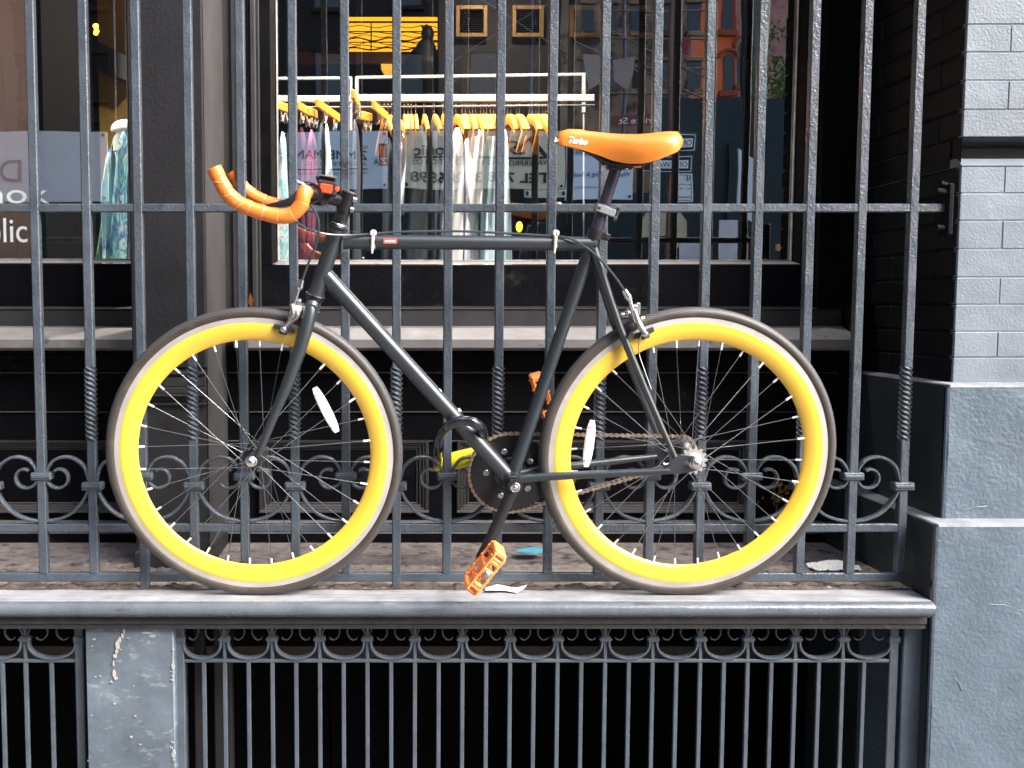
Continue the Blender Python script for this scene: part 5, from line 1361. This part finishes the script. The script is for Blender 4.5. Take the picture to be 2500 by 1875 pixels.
def garment(name, poly_top, poly_bot, vt, vb, mt, label, cat, Y=YK_, depth=.30, folds=4, fold=.0065, group=None, vt2=None):
    """poly_top=(u0,u1) at vt, poly_bot=(u0,u1) at vb; cloth sheet wrapped round with folds"""
    m = MB(); nx, nz = 28, 22; seed = random.random() * 10
    y0 = Y - depth / 2
    v2 = vt2 if vt2 is not None else vt
    def shoulder(s): return (1 - abs(2 * s - 1) ** 2.2)
    rows = []
    for j in range(nz + 1):
        t = j / nz; ua = poly_top[0] + (poly_bot[0] - poly_top[0]) * t; ub = poly_top[1] + (poly_bot[1] - poly_top[1]) * t
        v = vt + (vb - vt) * t; row = []
        w3 = (P(ub, v, y0).x - P(ua, v, y0).x); c3 = (P(ub, v, y0).x + P(ua, v, y0).x) / 2; z = P(ua, v, y0).z
        for i in range(nx):
            th = 2 * math.pi * i / nx
            ex = w3 / 2 * (math.copysign(abs(math.cos(th)) ** .7, math.cos(th))); ey = depth / 2 * math.sin(th)
            sh = min(1, .25 + t * 5) if t < .15 else 1
            ex *= (.35 + .65 * min(1, (t / .10) ** .5)); ey *= (.55 + .45 * min(1, (t / .10) ** .5))
            f = fold * math.sin(th * folds + seed + t * 1.3) * min(1, t * 3) * (1 + .5 * math.sin(t * 5 + seed))
            row.append(Vector((c3 + ex + f, Y + ey + f * 2, z - .0)))
        rows.append(row)
    for r_ in rows: m.v += r_
    for j in range(nz):
        for i in range(nx):
            i2 = (i + 1) % nx; m.face((j * nx + i, j * nx + i2, (j + 1) * nx + i2, (j + 1) * nx + i))
    m.face(list(range(nx)))
    o = m.build(name, mt, None, smooth=True, angle=70); return tag(o, label, cat, group)
CW = cloth_mat('white_cotton', (.90, .90, .95)); CC = cloth_mat('cream_cotton', (.80, .77, .70)); CB = cloth_mat('pale_blue_cotton', (.38, .62, .80), [(.62, .80, .90), (.36, .58, .76)], 30, stretch=(3, 1, .1)); CS = cloth_mat('slate_cotton', (.020, .030, .036)); CN = cloth_mat('navy_cotton', (.012, .016, .03)); CP = cloth_mat('burgundy_cotton', (.10, .012, .04)); CG = cloth_mat('grey_mauve', (.05, .04, .048))
CL = cloth_mat('lavender_white', (.70, .70, .82)); CT = cloth_mat('teal_tie_dye', (.02, .18, .22), [(.25, .62, .66), (.03, .12, .35), (.55, .75, .72), (.05, .30, .34)], 14, stretch=(1.5, 1, .7)); CTG = cloth_mat('green_teal_print', (.02, .12, .10), [(.10, .35, .30), (.35, .42, .12), (.03, .16, .14)], 30, stretch=(2, 1, .4)); CR = cloth_mat('red_blue_print', (.02, .10, .35), [(.02, .25, .45), (.25, .01, .02), (.02, .05, .12)], 30)
CLB = cloth_mat('light_blue_white_print', (.55, .75, .80), [(.20, .55, .65), (.80, .88, .88), (.35, .35, .70)], 16)
gg = 'garments hanging on the main rack'
garment('dress', (1104, 1134), (1100, 1136), 308, 700, CW, 'white dress hanging leftmost among the pale dresses', 'dress', Y=3.64, depth=.12, folds=3, group=gg)
garment('dress', (1084, 1110), (1058, 1104), 420, 700, CL, 'pale lavender dress swinging out behind the white one', 'dress', Y=3.74, depth=.2, folds=3, group=gg)
garment('dress', (1130, 1160), (1126, 1160), 334, 700, CL, 'lavender white dress between the white and cream dresses', 'dress', Y=3.66, depth=.14, folds=4, group=gg)
garment('dress', (1152, 1186), (1150, 1180), 314, 500, CW, 'shorter bright white top with pointed hem on the rack', 'shirt', Y=3.60, depth=.08, folds=2, group=gg)
garment('dress', (1146, 1176), (1132, 1176), 340, 700, CC, 'cream dress hanging behind the bright white top', 'dress', Y=3.70, depth=.14, folds=4, group=gg)
garment('dress', (1190, 1222), (1172, 1228), 312, 700, CB, 'pale blue dress hanging right of the cream one', 'dress', Y=3.64, depth=.12, folds=5, group=gg)
garment('dress', (1176, 1196), (1176, 1200), 350, 700, CC, 'narrow off white dress tucked beside the pale blue one', 'dress', Y=3.72, depth=.12, folds=3, group=gg)
garment('dress', (1228, 1242), (1230, 1252), 312, 700, CB, 'rightmost pale blue dress with a white edge', 'dress', Y=3.66, depth=.12, folds=3, group=gg)
garment('coat', (1016, 1046), (982, 1046), 300, 700, CS, 'long slate grey coat hanging left of the pale dresses', 'coat', Y=3.72, depth=.24, folds=3, group=gg)
garment('coat', (1050, 1074), (1046, 1072), 280, 700, CN, 'black coat with mauve shoulder next to the slate coat', 'coat', Y=3.76, depth=.24, folds=3, group=gg)
garment('cardigan', (1068, 1092), (1066, 1096), 300, 420, CG, 'mauve grey cardigan on the rack next to the black coat', 'cardigan', Y=3.8, depth=.2, folds=3, group=gg)
garment('blouse', (980, 992), (966, 984), 318, 520, CL, 'pale grey blouse at the left end of the main rack', 'blouse', Y=3.72, depth=.2, folds=2, group=gg)
g2 = 'garments hanging on the left rack'
garment('blouse', (680, 694), (676, 700), 318, 660, CLB, 'turquoise and white printed blouse at the left window edge', 'blouse', Y=3.30, depth=.10, folds=3, group=g2)
garment('trousers', (698, 712), (696, 716), 306, 640, CN, 'navy trousers hanging next to the printed blouse', 'trousers', Y=3.50, depth=.12, folds=2, group=g2)
garment('skirt', (724, 742), (722, 744), 306, 640, CP, 'burgundy skirt hanging on the left rack', 'skirt', Y=3.60, depth=.14, folds=4, group=g2)
garment('skirt', (750, 766), (746, 768), 312, 640, cloth_mat('plum_cotton', (.14, .025, .07)), 'plum skirt hanging right of the burgundy one', 'skirt', Y=3.62, depth=.14, folds=4, group=g2)
garment('trousers', (776, 790), (774, 790), 296, 640, CN, 'dark navy trousers below the long slanting hanger', 'trousers', Y=3.46, depth=.10, folds=2, group=g2)
garment('scarf', (793, 800), (800, 812), 300, 470, cloth_mat('sheer_white', (.55, .62, .66)), 'thin whitish scarf beside the dark navy trousers', 'scarf', Y=3.44, depth=.06, folds=2, group=g2)
garment('trousers', (858, 872), (862, 878), 288, 640, cloth_mat('grey_navy', (.05, .055, .075)), 'grey navy trousers between the two racks', 'trousers', Y=3.42, depth=.10, folds=2, group=g2)
garment('trousers', (936, 958), (934, 962), 330, 640, CN, 'black trousers left of the slate coat', 'trousers', Y=3.8, depth=.2, folds=3, group=g2)
# garments in the left window
g3 = 'garments in the left window'
garment('dress', (268, 282), (226, 250), 330, 660, CTG, 'green printed dress swinging out in the left window', 'dress', Y=3.40, depth=.10, folds=3, group=g3)
garment('dress', (256, 276), (246, 262), 360, 660, cloth_mat('aqua_blue', (.30, .55, .62), [(.50, .72, .74), (.02, .08, .40)], 6, stretch=(.6, 1, 1.2)), 'aqua dress with royal blue hem in the left window', 'dress', Y=3.36, depth=.08, folds=3, group=g3)
garment('dress', (284, 308), (268, 300), 320, 660, CT, 'turquoise tie-dye dress in the left window', 'dress', Y=3.30, depth=.08, folds=3, group=g3)
garment('dress', (304, 330), (298, 330), 400, 660, CR, 'red and blue printed dress at the right edge of left window', 'dress', Y=3.34, depth=.08, folds=3, group=g3)
m = MB(); c = P(305, 318, 3.32); m.sphere(c, .045, 18, 12, (1, .8, .75)); m.tube([P(304, 330, 3.32), P(300, 372, 3.32)], [.035, .030], 14)
o = m.build('shop_mannequin', cloth_mat('pale_hat', (.75, .72, .68)), None, smooth=True, angle=60); tag(o, 'pale rounded mannequin top above the turquoise dress', 'mannequin')
# ================================================================== THE STREET (seen only as reflections and as light)
def flatbox(m, u0, v0, u1, v1, Yv, th=.05, ch=0):
    a, b = M(u0, v0, Yv), M(u1, v1, Yv); m.box((a.x, a.y - th, b.z), (b.x, a.y, a.z), ch)
o = S('pavement', PAVE, lambda m: m.box((-12, -1.6, -.02), (12, 2.31, .0))); tag(o, kind='structure')
o = S('road', ROADM, lambda m: m.add([(-60, -60, -.13), (60, -60, -.13), (60, 20, -.13), (-60, 20, -.13)], [(0, 1, 2, 3)])); tag(o, kind='structure')
o = S('far_pavement', PAVE, lambda m: m.box((-40, -16, -.125), (40, -7.2, .02))); tag(o, kind='structure')
XDIR = Vector((-1, 0, 0)); ZUP = Vector((0, 0, 1))
def rtext(name, body, u_right, vbase, hpx, wpx, Yv, mt, parent, shear=0, offset=0, **k):
    """lettering facing the window; appears mirrored in the glass; u_right = pixel where its first letter starts in the reflection? (mirror: reads right-to-left)"""
    o_ = M(u_right, vbase, Yv) + Vector((0, .012, 0))
    s = Yv / 2500.0
    return text(name, body, o_, (1, 0, 0) if False else (-1, 0, 0), (0, 0, 1), hpx * s, mt, parent, width=wpx * s, depth=.002, shear=shear, offset=offset)
TEAL = mat('teal_plywood', (.0045, .018, .021), .7, var=.35, vscale=1.2, dirt=(.010, .040, .046), dscale=2)
BKB = mat('dark_brown_brick', (.016, .013, .012), .85, var=.3, vscale=2)
def put(name, mt, label, cat, fn, group=None):
    m = MB(); fn(m); o = m.build(name, mt, None, smooth=False); return tag(o, label, cat, group)
# hoarding: low run under the banners, tall run at the right
put('hoarding', TEAL, 'low dark teal plywood hoarding under the banners across the street', 'hoarding', lambda m: (flatbox(m, -700, 470, 1600, 1400, 14.3, .06), [flatbox(m, 40 + 150 * i, 440, 52 + 150 * i, 1400, 14.2, .05) for i in range(10)]))
put('hoarding', TEAL, 'tall dark teal plywood hoarding below the orange building', 'hoarding', lambda m: (flatbox(m, 1600, 238, 2300, 1400, 14.4, .06), [flatbox(m, 1780 + 90 * i, 345, 1786 + 90 * i, 1400, 14.32, .05) for i in range(4)]))
# buildings opposite
def building(name, mt, u0, u1, v0, Yv, label, wins, wm, dep=4, ledge=True, arch=False, base=-.1):
    a, b = M(u0, v0, Yv), M(u1, v0, Yv); g = empty(name, ((a.x + b.x) / 2, a.y, 0), label, 'building')
    m = MB(); m.box((a.x, a.y - dep, base), (b.x, a.y, a.z)); 
    if ledge: m.box((a.x - .1, a.y - dep, a.z), (b.x + .1, a.y + .25, a.z + .3), .03)
    m.build('wall', mt, g)
    for (wu0, wv0, wu1, wv1) in wins:
        p, q = M(wu0, wv0, Yv), M(wu1, wv1, Yv); m = MB(); w = q.x - p.x; y = a.y
        if arch:
            pts = [Vector((p.x, y + .004, q.z)), Vector((q.x, y + .004, q.z))] + [Vector(((p.x + q.x) / 2 + w / 2 * math.cos(t), y + .004, p.z - w / 2 + w / 2 * math.sin(t))) for t in [R(180) * i / 10 for i in range(11)]]
            m.prism(pts, (0, .03, 0)); wo_ = m.build('window', wm, g)
            m = MB(); m.band([Vector(((p.x + q.x) / 2 + (w / 2 + .12) * math.cos(t), y + .05, p.z - w / 2 + (w / 2 + .12) * math.sin(t))) for t in [R(180) * i / 12 for i in range(13)]], (0, 1, 0), .14, .09); m.box((p.x - .12, y, q.z - .16), (q.x + .12, y + .16, q.z), .01)
            m.build('window_surround', mt2, wo_)
        else:
            m.box((p.x, y + .002, q.z), (q.x, y + .02, p.z)); wo_ = m.build('window', wm, g)
            m = MB(); m.box((p.x - .06, y, q.z - .1), (q.x + .06, y + .14, q.z), .01); m.box((p.x - .06, y, p.z), (q.x + .06, y + .10, p.z + .1), .01); m.build('window_surround', mt, wo_)
    return g
WDK = mat('dark_window', (.012, .014, .016), .15)
ORB = mat('orange_stucco', (.90, .19, .06), .8, var=.06, vscale=1.5); mt2 = mat('orange_trim', (.30, .07, .03), .8)
building('building', BKB, -900, 1395, -2600, 25, 'wide dark brown building across the street behind the banners', [(x, y, x + 70, y + 110) for x in range(-560, 1300, 190) for y in (-1400, -1180, -960, -740, -520, -300, -90, 130, 300)], WDK)
building('building', mat('tan_facade', (.26, .17, .11), .85, var=.35, vscale=1.0, dirt=(.05, .035, .03), dscale=1.3, dthr=.5), 1395, 1738, -2300, 25, 'tan building behind the blue scaffold across the street', [(x, y, x + 30, y + 70) for x in (1420, 1480, 1545, 1610, 1680) for y in (-120, 10, 150)], WDK)
building('building', ORB, 1738, 1822, -1500, 32, 'bright orange building with arched windows across the street', [(1762, 128, 1784, 224), (1762, -10, 1784, 74), (1797, 96, 1822, 210)], WDK, arch=True)
building('building', mat('pink_brick', (.36, .20, .17), .85, var=.35, vscale=6), 1826, 2150, -1300, 34, 'pinkish brick building behind the tree across the street', [(1960, 20, 1990, 120)], WDK)
building('building', mat('far_grey', (.22, .21, .20), .85, var=.2, vscale=1), 2150, 3100, -900, 40, 'pale grey building at the far right of the street', [(x, y, x + 40, y + 80) for x in range(2200, 2900, 120) for y in (-40, 120)], WDK)
put('lamp_column', mat('green_column', (.045, .085, .07), .5), 'slim grey green column beside the orange building', 'column', lambda m: (flatbox(m, 1822, -200, 1842, 1400, 20, .25, .03), flatbox(m, 1819, 108, 1845, 116, 19.9, .3, .02)))
put('building', mat('left_building', (.05, .045, .04), .85, var=.2, vscale=1), 'tall dark building at the left end of the street', 'building', lambda m: (m.box((-14, -24, -.1), (-9, 4.5, 24)), m.box((-14, -24, 24), (-8.8, 4.5, 24.3), .03), [m.box((-9.02, -22 + 2.6 * i, 2 + 3.4 * j), (-8.93, -20.8 + 2.6 * i, 4 + 3.4 * j), .01) for i in range(9) for j in range(4)]))  # added out of view to keep light off left-facing surfaces
# banners
BW1 = mat('white_banner', (.78, .85, .90), .6, var=.06, vscale=1.2); BY = mat('cream_banner', (.80, .72, .50), .6, var=.10, vscale=1.2); INK = mat('banner_ink', (.02, .022, .03), .6); INKB = mat('blue_ink', (.03, .10, .30), .6); INKG = mat('grey_ink', (.30, .27, .25), .6)
def banner(u0, v0, u1, v1, Yv, mt, label):
    a, b = M(u0, v0, Yv), M(u1, v1, Yv); g = empty('banner', ((a.x + b.x) / 2, a.y, b.z), label, 'banner')
    m = MB(); nx = 24
    m.grid(nx, 8, lambda s, t: Vector((a.x + (b.x - a.x) * s, a.y + .006 * math.sin(s * 14) * math.sin(t * 3), b.z + (a.z - b.z) * t)))
    m.box((a.x, a.y - .05, b.z), (b.x, a.y - .03, a.z)); m.build('banner_sheet', mt, g, recalc=False, smooth=True)
    m = MB()
    for q in (a.x + .04, b.x - .04):
        for z in (a.z - .04, b.z + .04): m.tube([Vector((q, a.y, z)), Vector((q, a.y + .02, z))], .02, 8)
    m.build('eyelet', INK, g); return g
Y0 = 13.8
b1 = banner(690, 320, 946, 460, Y0, BW1, 'white banner with thin dark serif lettering across the street')
rtext('lettering', 'HOME', 898, 363, 8, 28, Y0, INKG, b1); rtext('lettering', 'ZIMMERMAN', 897, 390, 22, 172, Y0, INK, b1); rtext('lettering', 'ARCHITECTS P.C.', 896, 405, 9, 150, Y0, INKG, b1)
m = MB(); a, b = M(722, 413, Y0), M(896, 415.5, Y0); m.box((a.x, a.y + .012, b.z), (b.x, a.y + .018, a.z)); m.build('rule', INK, b1)
rtext('lettering', 'info design studio architecture', 894, 426, 6, 170, Y0, INKG, b1)
b1b = banner(926, 350, 946, 402, Y0 - .4, INK, 'small black and orange sign on the corner of the white banner')
m = MB(); flatbox(m, 928, 355, 940, 398, Y0 - .5, .02); m.build('orange_patch', ORB, b1b)
rtext('lettering', 'Z', 945, 400, 16, 17, Y0 - .5, WHITET, b1b); rtext('lettering', 'A', 925, 401, 16, 12, Y0, INK, b1)
b2 = banner(986, 318, 1374, 458, Y0, BY, 'cream banner with triangle logo and phone number across the street')
m = MB()
def tri(c): return [M(u, v, Y0) + Vector((0, .014, 0)) for u, v in c]
m.prism(tri([(1296, 332), (1340, 388), (1328, 388), (1290, 342)]), (0, .004, 0)); m.prism(tri([(1296, 332), (1290, 342), (1268, 372), (1262, 366)]), (0, .004, 0))
a, b = M(1012, 383, Y0), M(1340, 388, Y0); m.box((a.x, a.y + .014, b.z), (b.x, a.y + .018, a.z)); m.build('triangle_logo', INK, b2)
rtext('lettering', 'S', 1282, 376, 32, 44, Y0, INK, b2, shear=.3); rtext('lettering', 'onic', 1090, 380, 26, 78, Y0, INK, b2, offset=.004)
rtext('lettering', 'WATERPROOFING & RESTORATION CO.', 1342, 403, 12, 332, Y0, INK, b2); rtext('lettering', 'TEL 718 332-6898', 1342, 442, 22, 334, Y0, INK, b2, offset=.004)
b3 = banner(1380, 325, 1546, 487, Y0, BW1, 'white banner with blue lettering behind the orange saddle')
rtext('lettering', 'BROADWAY', 1458, 377, 14, 62, Y0, INKB, b3); rtext('lettering', 'Waterproofing & Roofing', 1540, 431, 12, 158, Y0, INKB, b3); rtext('lettering', 'restoration 212 555 0142', 1460, 460, 5, 72, Y0, INKG, b3)
b4 = banner(1280, 460, 1380, 479, Y0 + .1, BW1, 'narrow white strip banner under the cream one')
b5 = banner(-60, 320, 266, 495, Y0, mat('grey_white_banner', (.76, .74, .74), .6, var=.08, vscale=1), 'grey white banner reflected in the left window')
rtext('lettering', 'D', 58, 445, 58, 56, Y0, INKG, b5)
put('beige_board', mat('beige_board', (.52, .45, .28), .7, var=.15, vscale=4), 'beige cut corner board low on the hoarding, left one', 'board', lambda m: m.prism([M(1566, 540, 13.6), M(1580, 515, 13.6), M(1628, 515, 13.6), M(1628, 578, 13.6), M(1566, 578, 13.6)], (0, .03, 0)))
put('beige_board', mat('beige_board2', (.52, .45, .28), .7, var=.15, vscale=4), 'beige cut corner board low on the hoarding, right one', 'board', lambda m: m.prism([M(1630, 510, 13.6), M(1655, 515, 13.6), M(1676, 545, 13.6), M(1676, 578, 13.6), M(1630, 640, 13.6)], (0, .03, 0)))
put('white_poster', mat('poster_paper', (.62, .58, .58), .7, var=.2, vscale=5), 'crinkled whitish poster pasted low on the hoarding', 'poster', lambda m: flatbox(m, 1660, 592, 1714, 660, 13.6, .02))
put('white_poster', mat('poster_paper2', (.66, .64, .66), .7, var=.1, vscale=5), 'plain pale poster right of the crinkled one', 'poster', lambda m: flatbox(m, 1756, 540, 1800, 660, 13.6, .02))
put('orange_barrier', mat('barrier_orange', (.65, .26, .06), .6), 'orange striped construction barrier low at the window corner', 'barrier', lambda m: (flatbox(m, 1812, 570, 1822, 700, 13.2, .05), flatbox(m, 1896, 595, 1924, 612, 13.2, .05), flatbox(m, 1860, 560, 1870, 700, 13.2, .05)))
put('paper_placard', mat('placard', (.70, .72, .72), .6, var=.06, vscale=6), 'tall white placard with slanted top and torn foot on the hoarding', 'placard', lambda m: (m.prism([M(u, v, 13.0) for u, v in ((1800, 360), (1850, 396), (1850, 552), (1838, 545), (1826, 538), (1815, 522), (1800, 515))], (0, .04, 0)),))
# street sign pole, one way signs, parking sign
pole = empty('sign_pole', M(1635, 1400, 9.6), 'brown steel pole carrying street signs reflected right of the saddle', 'sign pole')
m = MB(); a, b = M(1628, -250, 9.6), M(1642, 1250, 9.6); m.tube([Vector(((a.x + b.x) / 2, a.y, 0)), Vector(((a.x + b.x) / 2, a.y, a.z))], .03, 14); m.build('pole_tube', mat('pole_brown', (.20, .10, .075), .5), pole, smooth=True)
SIGNB = mat('sign_brown', (.14, .025, .02), .5); SIGNK = mat('sign_black', (.02, .02, .022), .5); SIGNG = mat('sign_green_ink', (.01, .18, .12), .5); SW = mat('sign_white', (.9, .9, .9), .5)
def sign(name, u0, v0, u1, v1, mt, label, border=None, Yv=9.4):
    a, b = M(u0, v0, Yv), M(u1, v1, Yv); g = empty(name, ((a.x + b.x) / 2, a.y, b.z), label, 'street sign')
    m = MB(); m.box((a.x, a.y - .006, b.z), (b.x, a.y, a.z), .003); m.build('sign_plate', mt, g)
    if border:
        m = MB(); t = .012; i = .012
        m.box((a.x + i, a.y, b.z + i), (b.x - i, a.y + .002, b.z + i + t * .5)); m.box((a.x + i, a.y, a.z - i - t * .5), (b.x - i, a.y + .002, a.z - i)); m.box((a.x + i, a.y, b.z + i), (a.x + i + t * .5, a.y + .002, a.z - i)); m.box((b.x - i - t * .5, a.y, b.z + i), (b.x - i, a.y + .002, a.z - i))
        m.build('sign_border', border, g)
    return g
s1 = sign('street_name_sign', 1495, 280, 1612, 306, SIGNB, 'brown street name sign above the saddle'); rtext('lettering', 'Prince St', 1604, 302, 15, 90, 9.35, WHITET, s1)
for (v0, lab) in ((322, 'upper black one way sign right of the saddle'), (375, 'lower black one way sign right of the saddle')):
    s2 = sign('one_way_sign', 1560 + (v0 > 330) * 0, v0, 1697 - (v0 > 330) * 6, v0 + 46, SIGNK, lab, SW)
    m = MB(); flatbox(m, 1600, v0 + 13, 1688 - (v0 > 330) * 8, v0 + 34, 9.37, .004); m.build('sign_panel', SW, s2)
    rtext('lettering', 'ONE WAY', 1685 - (v0 > 330) * 8, v0 + 30, 13, 80, 9.34, INK, s2)
s3 = sign('parking_sign', 1642, 422, 1689, 494, SW, 'white and green parking sign below the one way signs', SIGNG)
m = MB(); flatbox(m, 1676, 426, 1686, 441, 9.37, .003); flatbox(m, 1650, 480, 1684, 482.5, 9.37, .003); m.prism([M(1645, 481, 9.36), M(1652, 477, 9.36), M(1652, 485, 9.36)], (0, .002, 0)); m.build('sign_mark', SIGNG, s3)
rtext('lettering', '2', 1686, 440, 13, 9, 9.34, WHITET, s3); rtext('lettering', 'hour parking', 1684, 452, 5, 30, 9.34, SIGNG, s3); rtext('lettering', '9am - 7pm', 1684, 462, 5, 30, 9.34, SIGNG, s3)
# scaffold across the street
STEELB = mat('scaffold_blue', (.03, .07, .16), .5); STEELG = mat('scaffold_steel', (.10, .09, .085), .5)
sc_ = empty('scaffold', M(1500, 700, 15), 'steel scaffold with crossed braces and blue posts across the street', 'scaffold')
for (u) in (1300, 1400, 1532, 1670, 1740):
    m = MB(); a = M(u, -200, 15); m.tube([Vector((a.x, a.y, 0)), a], .022, 8); m.build('scaffold_post', STEELB, sc_)
for pts in (((1100, -40), (1400, 140)), ((1100, 150), (1400, -30)), ((1100, 200), (1250, 110)), ((1400, 100), (1600, 195)), ((1400, 230), (1600, 140)), ((1500, 78), (1720, 190)), ((1500, 140), (1720, 240)), ((1640, 158), (1740, 196)), ((1640, 218), (1740, 262)), ((1400, 210), (1550, 150))):
    m = MB(); m.tube([M(*pts[0], 14.9), M(*pts[1], 14.9)], .012, 8); m.build('brace', STEELG, sc_)
for v in (26, 95, 168, 228):
    m = MB(); m.tube([M(1490, v, 14.95), M(1720, v, 14.95)], .014, 8); m.build('ledger', STEELG, sc_)
TARP = mat('beige_tarp', (.30, .24, .21), .8, var=.2, vscale=2)
put('tarp', TARP, 'beige tarpaulin flapping on the scaffold, left one', 'tarpaulin', lambda m: m.prism([M(u, v, 14.6) for u, v in ((1424, 132), (1468, 140), (1468, 205), (1440, 222))], (0, .02, 0)))
put('tarp', TARP, 'beige tarpaulin flapping on the scaffold, right one', 'tarpaulin', lambda m: m.prism([M(u, v, 14.6) for u, v in ((1498, 150), (1552, 138), (1545, 190), (1530, 222), (1498, 200))], (0, .02, 0)))
put('red_flag', mat('red_cloth', (.25, .02, .02), .7), 'red flag hanging near the sign pole', 'flag', lambda m: m.prism([M(u, v, 13.0) for u, v in ((1680, 84), (1681, 104), (1678, 132), (1670, 128), (1664, 105), (1673, 96))], (0, .03, 0)))
# tree: trunk and leafy crown
tree = empty('street_tree', M(1905, 1300, 20), 'green leafy street tree beside the pinkish brick building', 'tree')
BARK = mat('bark', (.06, .045, .035), .9, var=.3, vscale=12); LEAFG = mat('leaf_green', (.07, .17, .035), .6, var=.5, vscale=4); 
m = MB(); a = M(1920, 700, 20); m.tube(smooth_path([Vector((a.x, a.y, 0)), Vector((a.x, a.y, 2.2)), M(1900, 430, 20), M(1890, 260, 20)], 4), lerp_r([.16, .13, .10, .05], 13), 10)
for (u, v) in ((1850, 240), (1920, 170), (1950, 250), (1870, 330), (1960, 360)): m.tube(smooth_path([M(1905, 460, 20), M((1905 + u) / 2, (400 + v) / 2, 20), M(u, v, 20)], 4), lerp_r([.07, .05, .02], 9), 7)
m.build('trunk', BARK, tree, smooth=True)
m = MB(); rnd = random.Random(3)
for cl_ in range(150):
    u = rnd.gauss(1900, 45); v = rnd.gauss(330, 110) 
    c = M(u, v, 20 + rnd.uniform(-.8, .8)); rr = rnd.uniform(.12, .30)
    for k in range(34):
        d = Vector((rnd.gauss(0, 1), rnd.gauss(0, 1), rnd.gauss(0, 1))).normalized() * rr * rnd.random() ** .5; p = c + d
        a_ = Vector((rnd.gauss(0, 1), rnd.gauss(0, 1), rnd.gauss(0, 1))).normalized(); b_ = a_.orthogonal().normalized(); L = rnd.uniform(.03, .06)
        m.add([p - a_ * L, p + b_ * L * .5, p + a_ * L, p - b_ * L * .5], [(0, 1, 2, 3)])
m.build('crown', LEAFG, tree, recalc=False)
for o in list(bpy.data.objects):
    if '_o' in o: del o['_o']
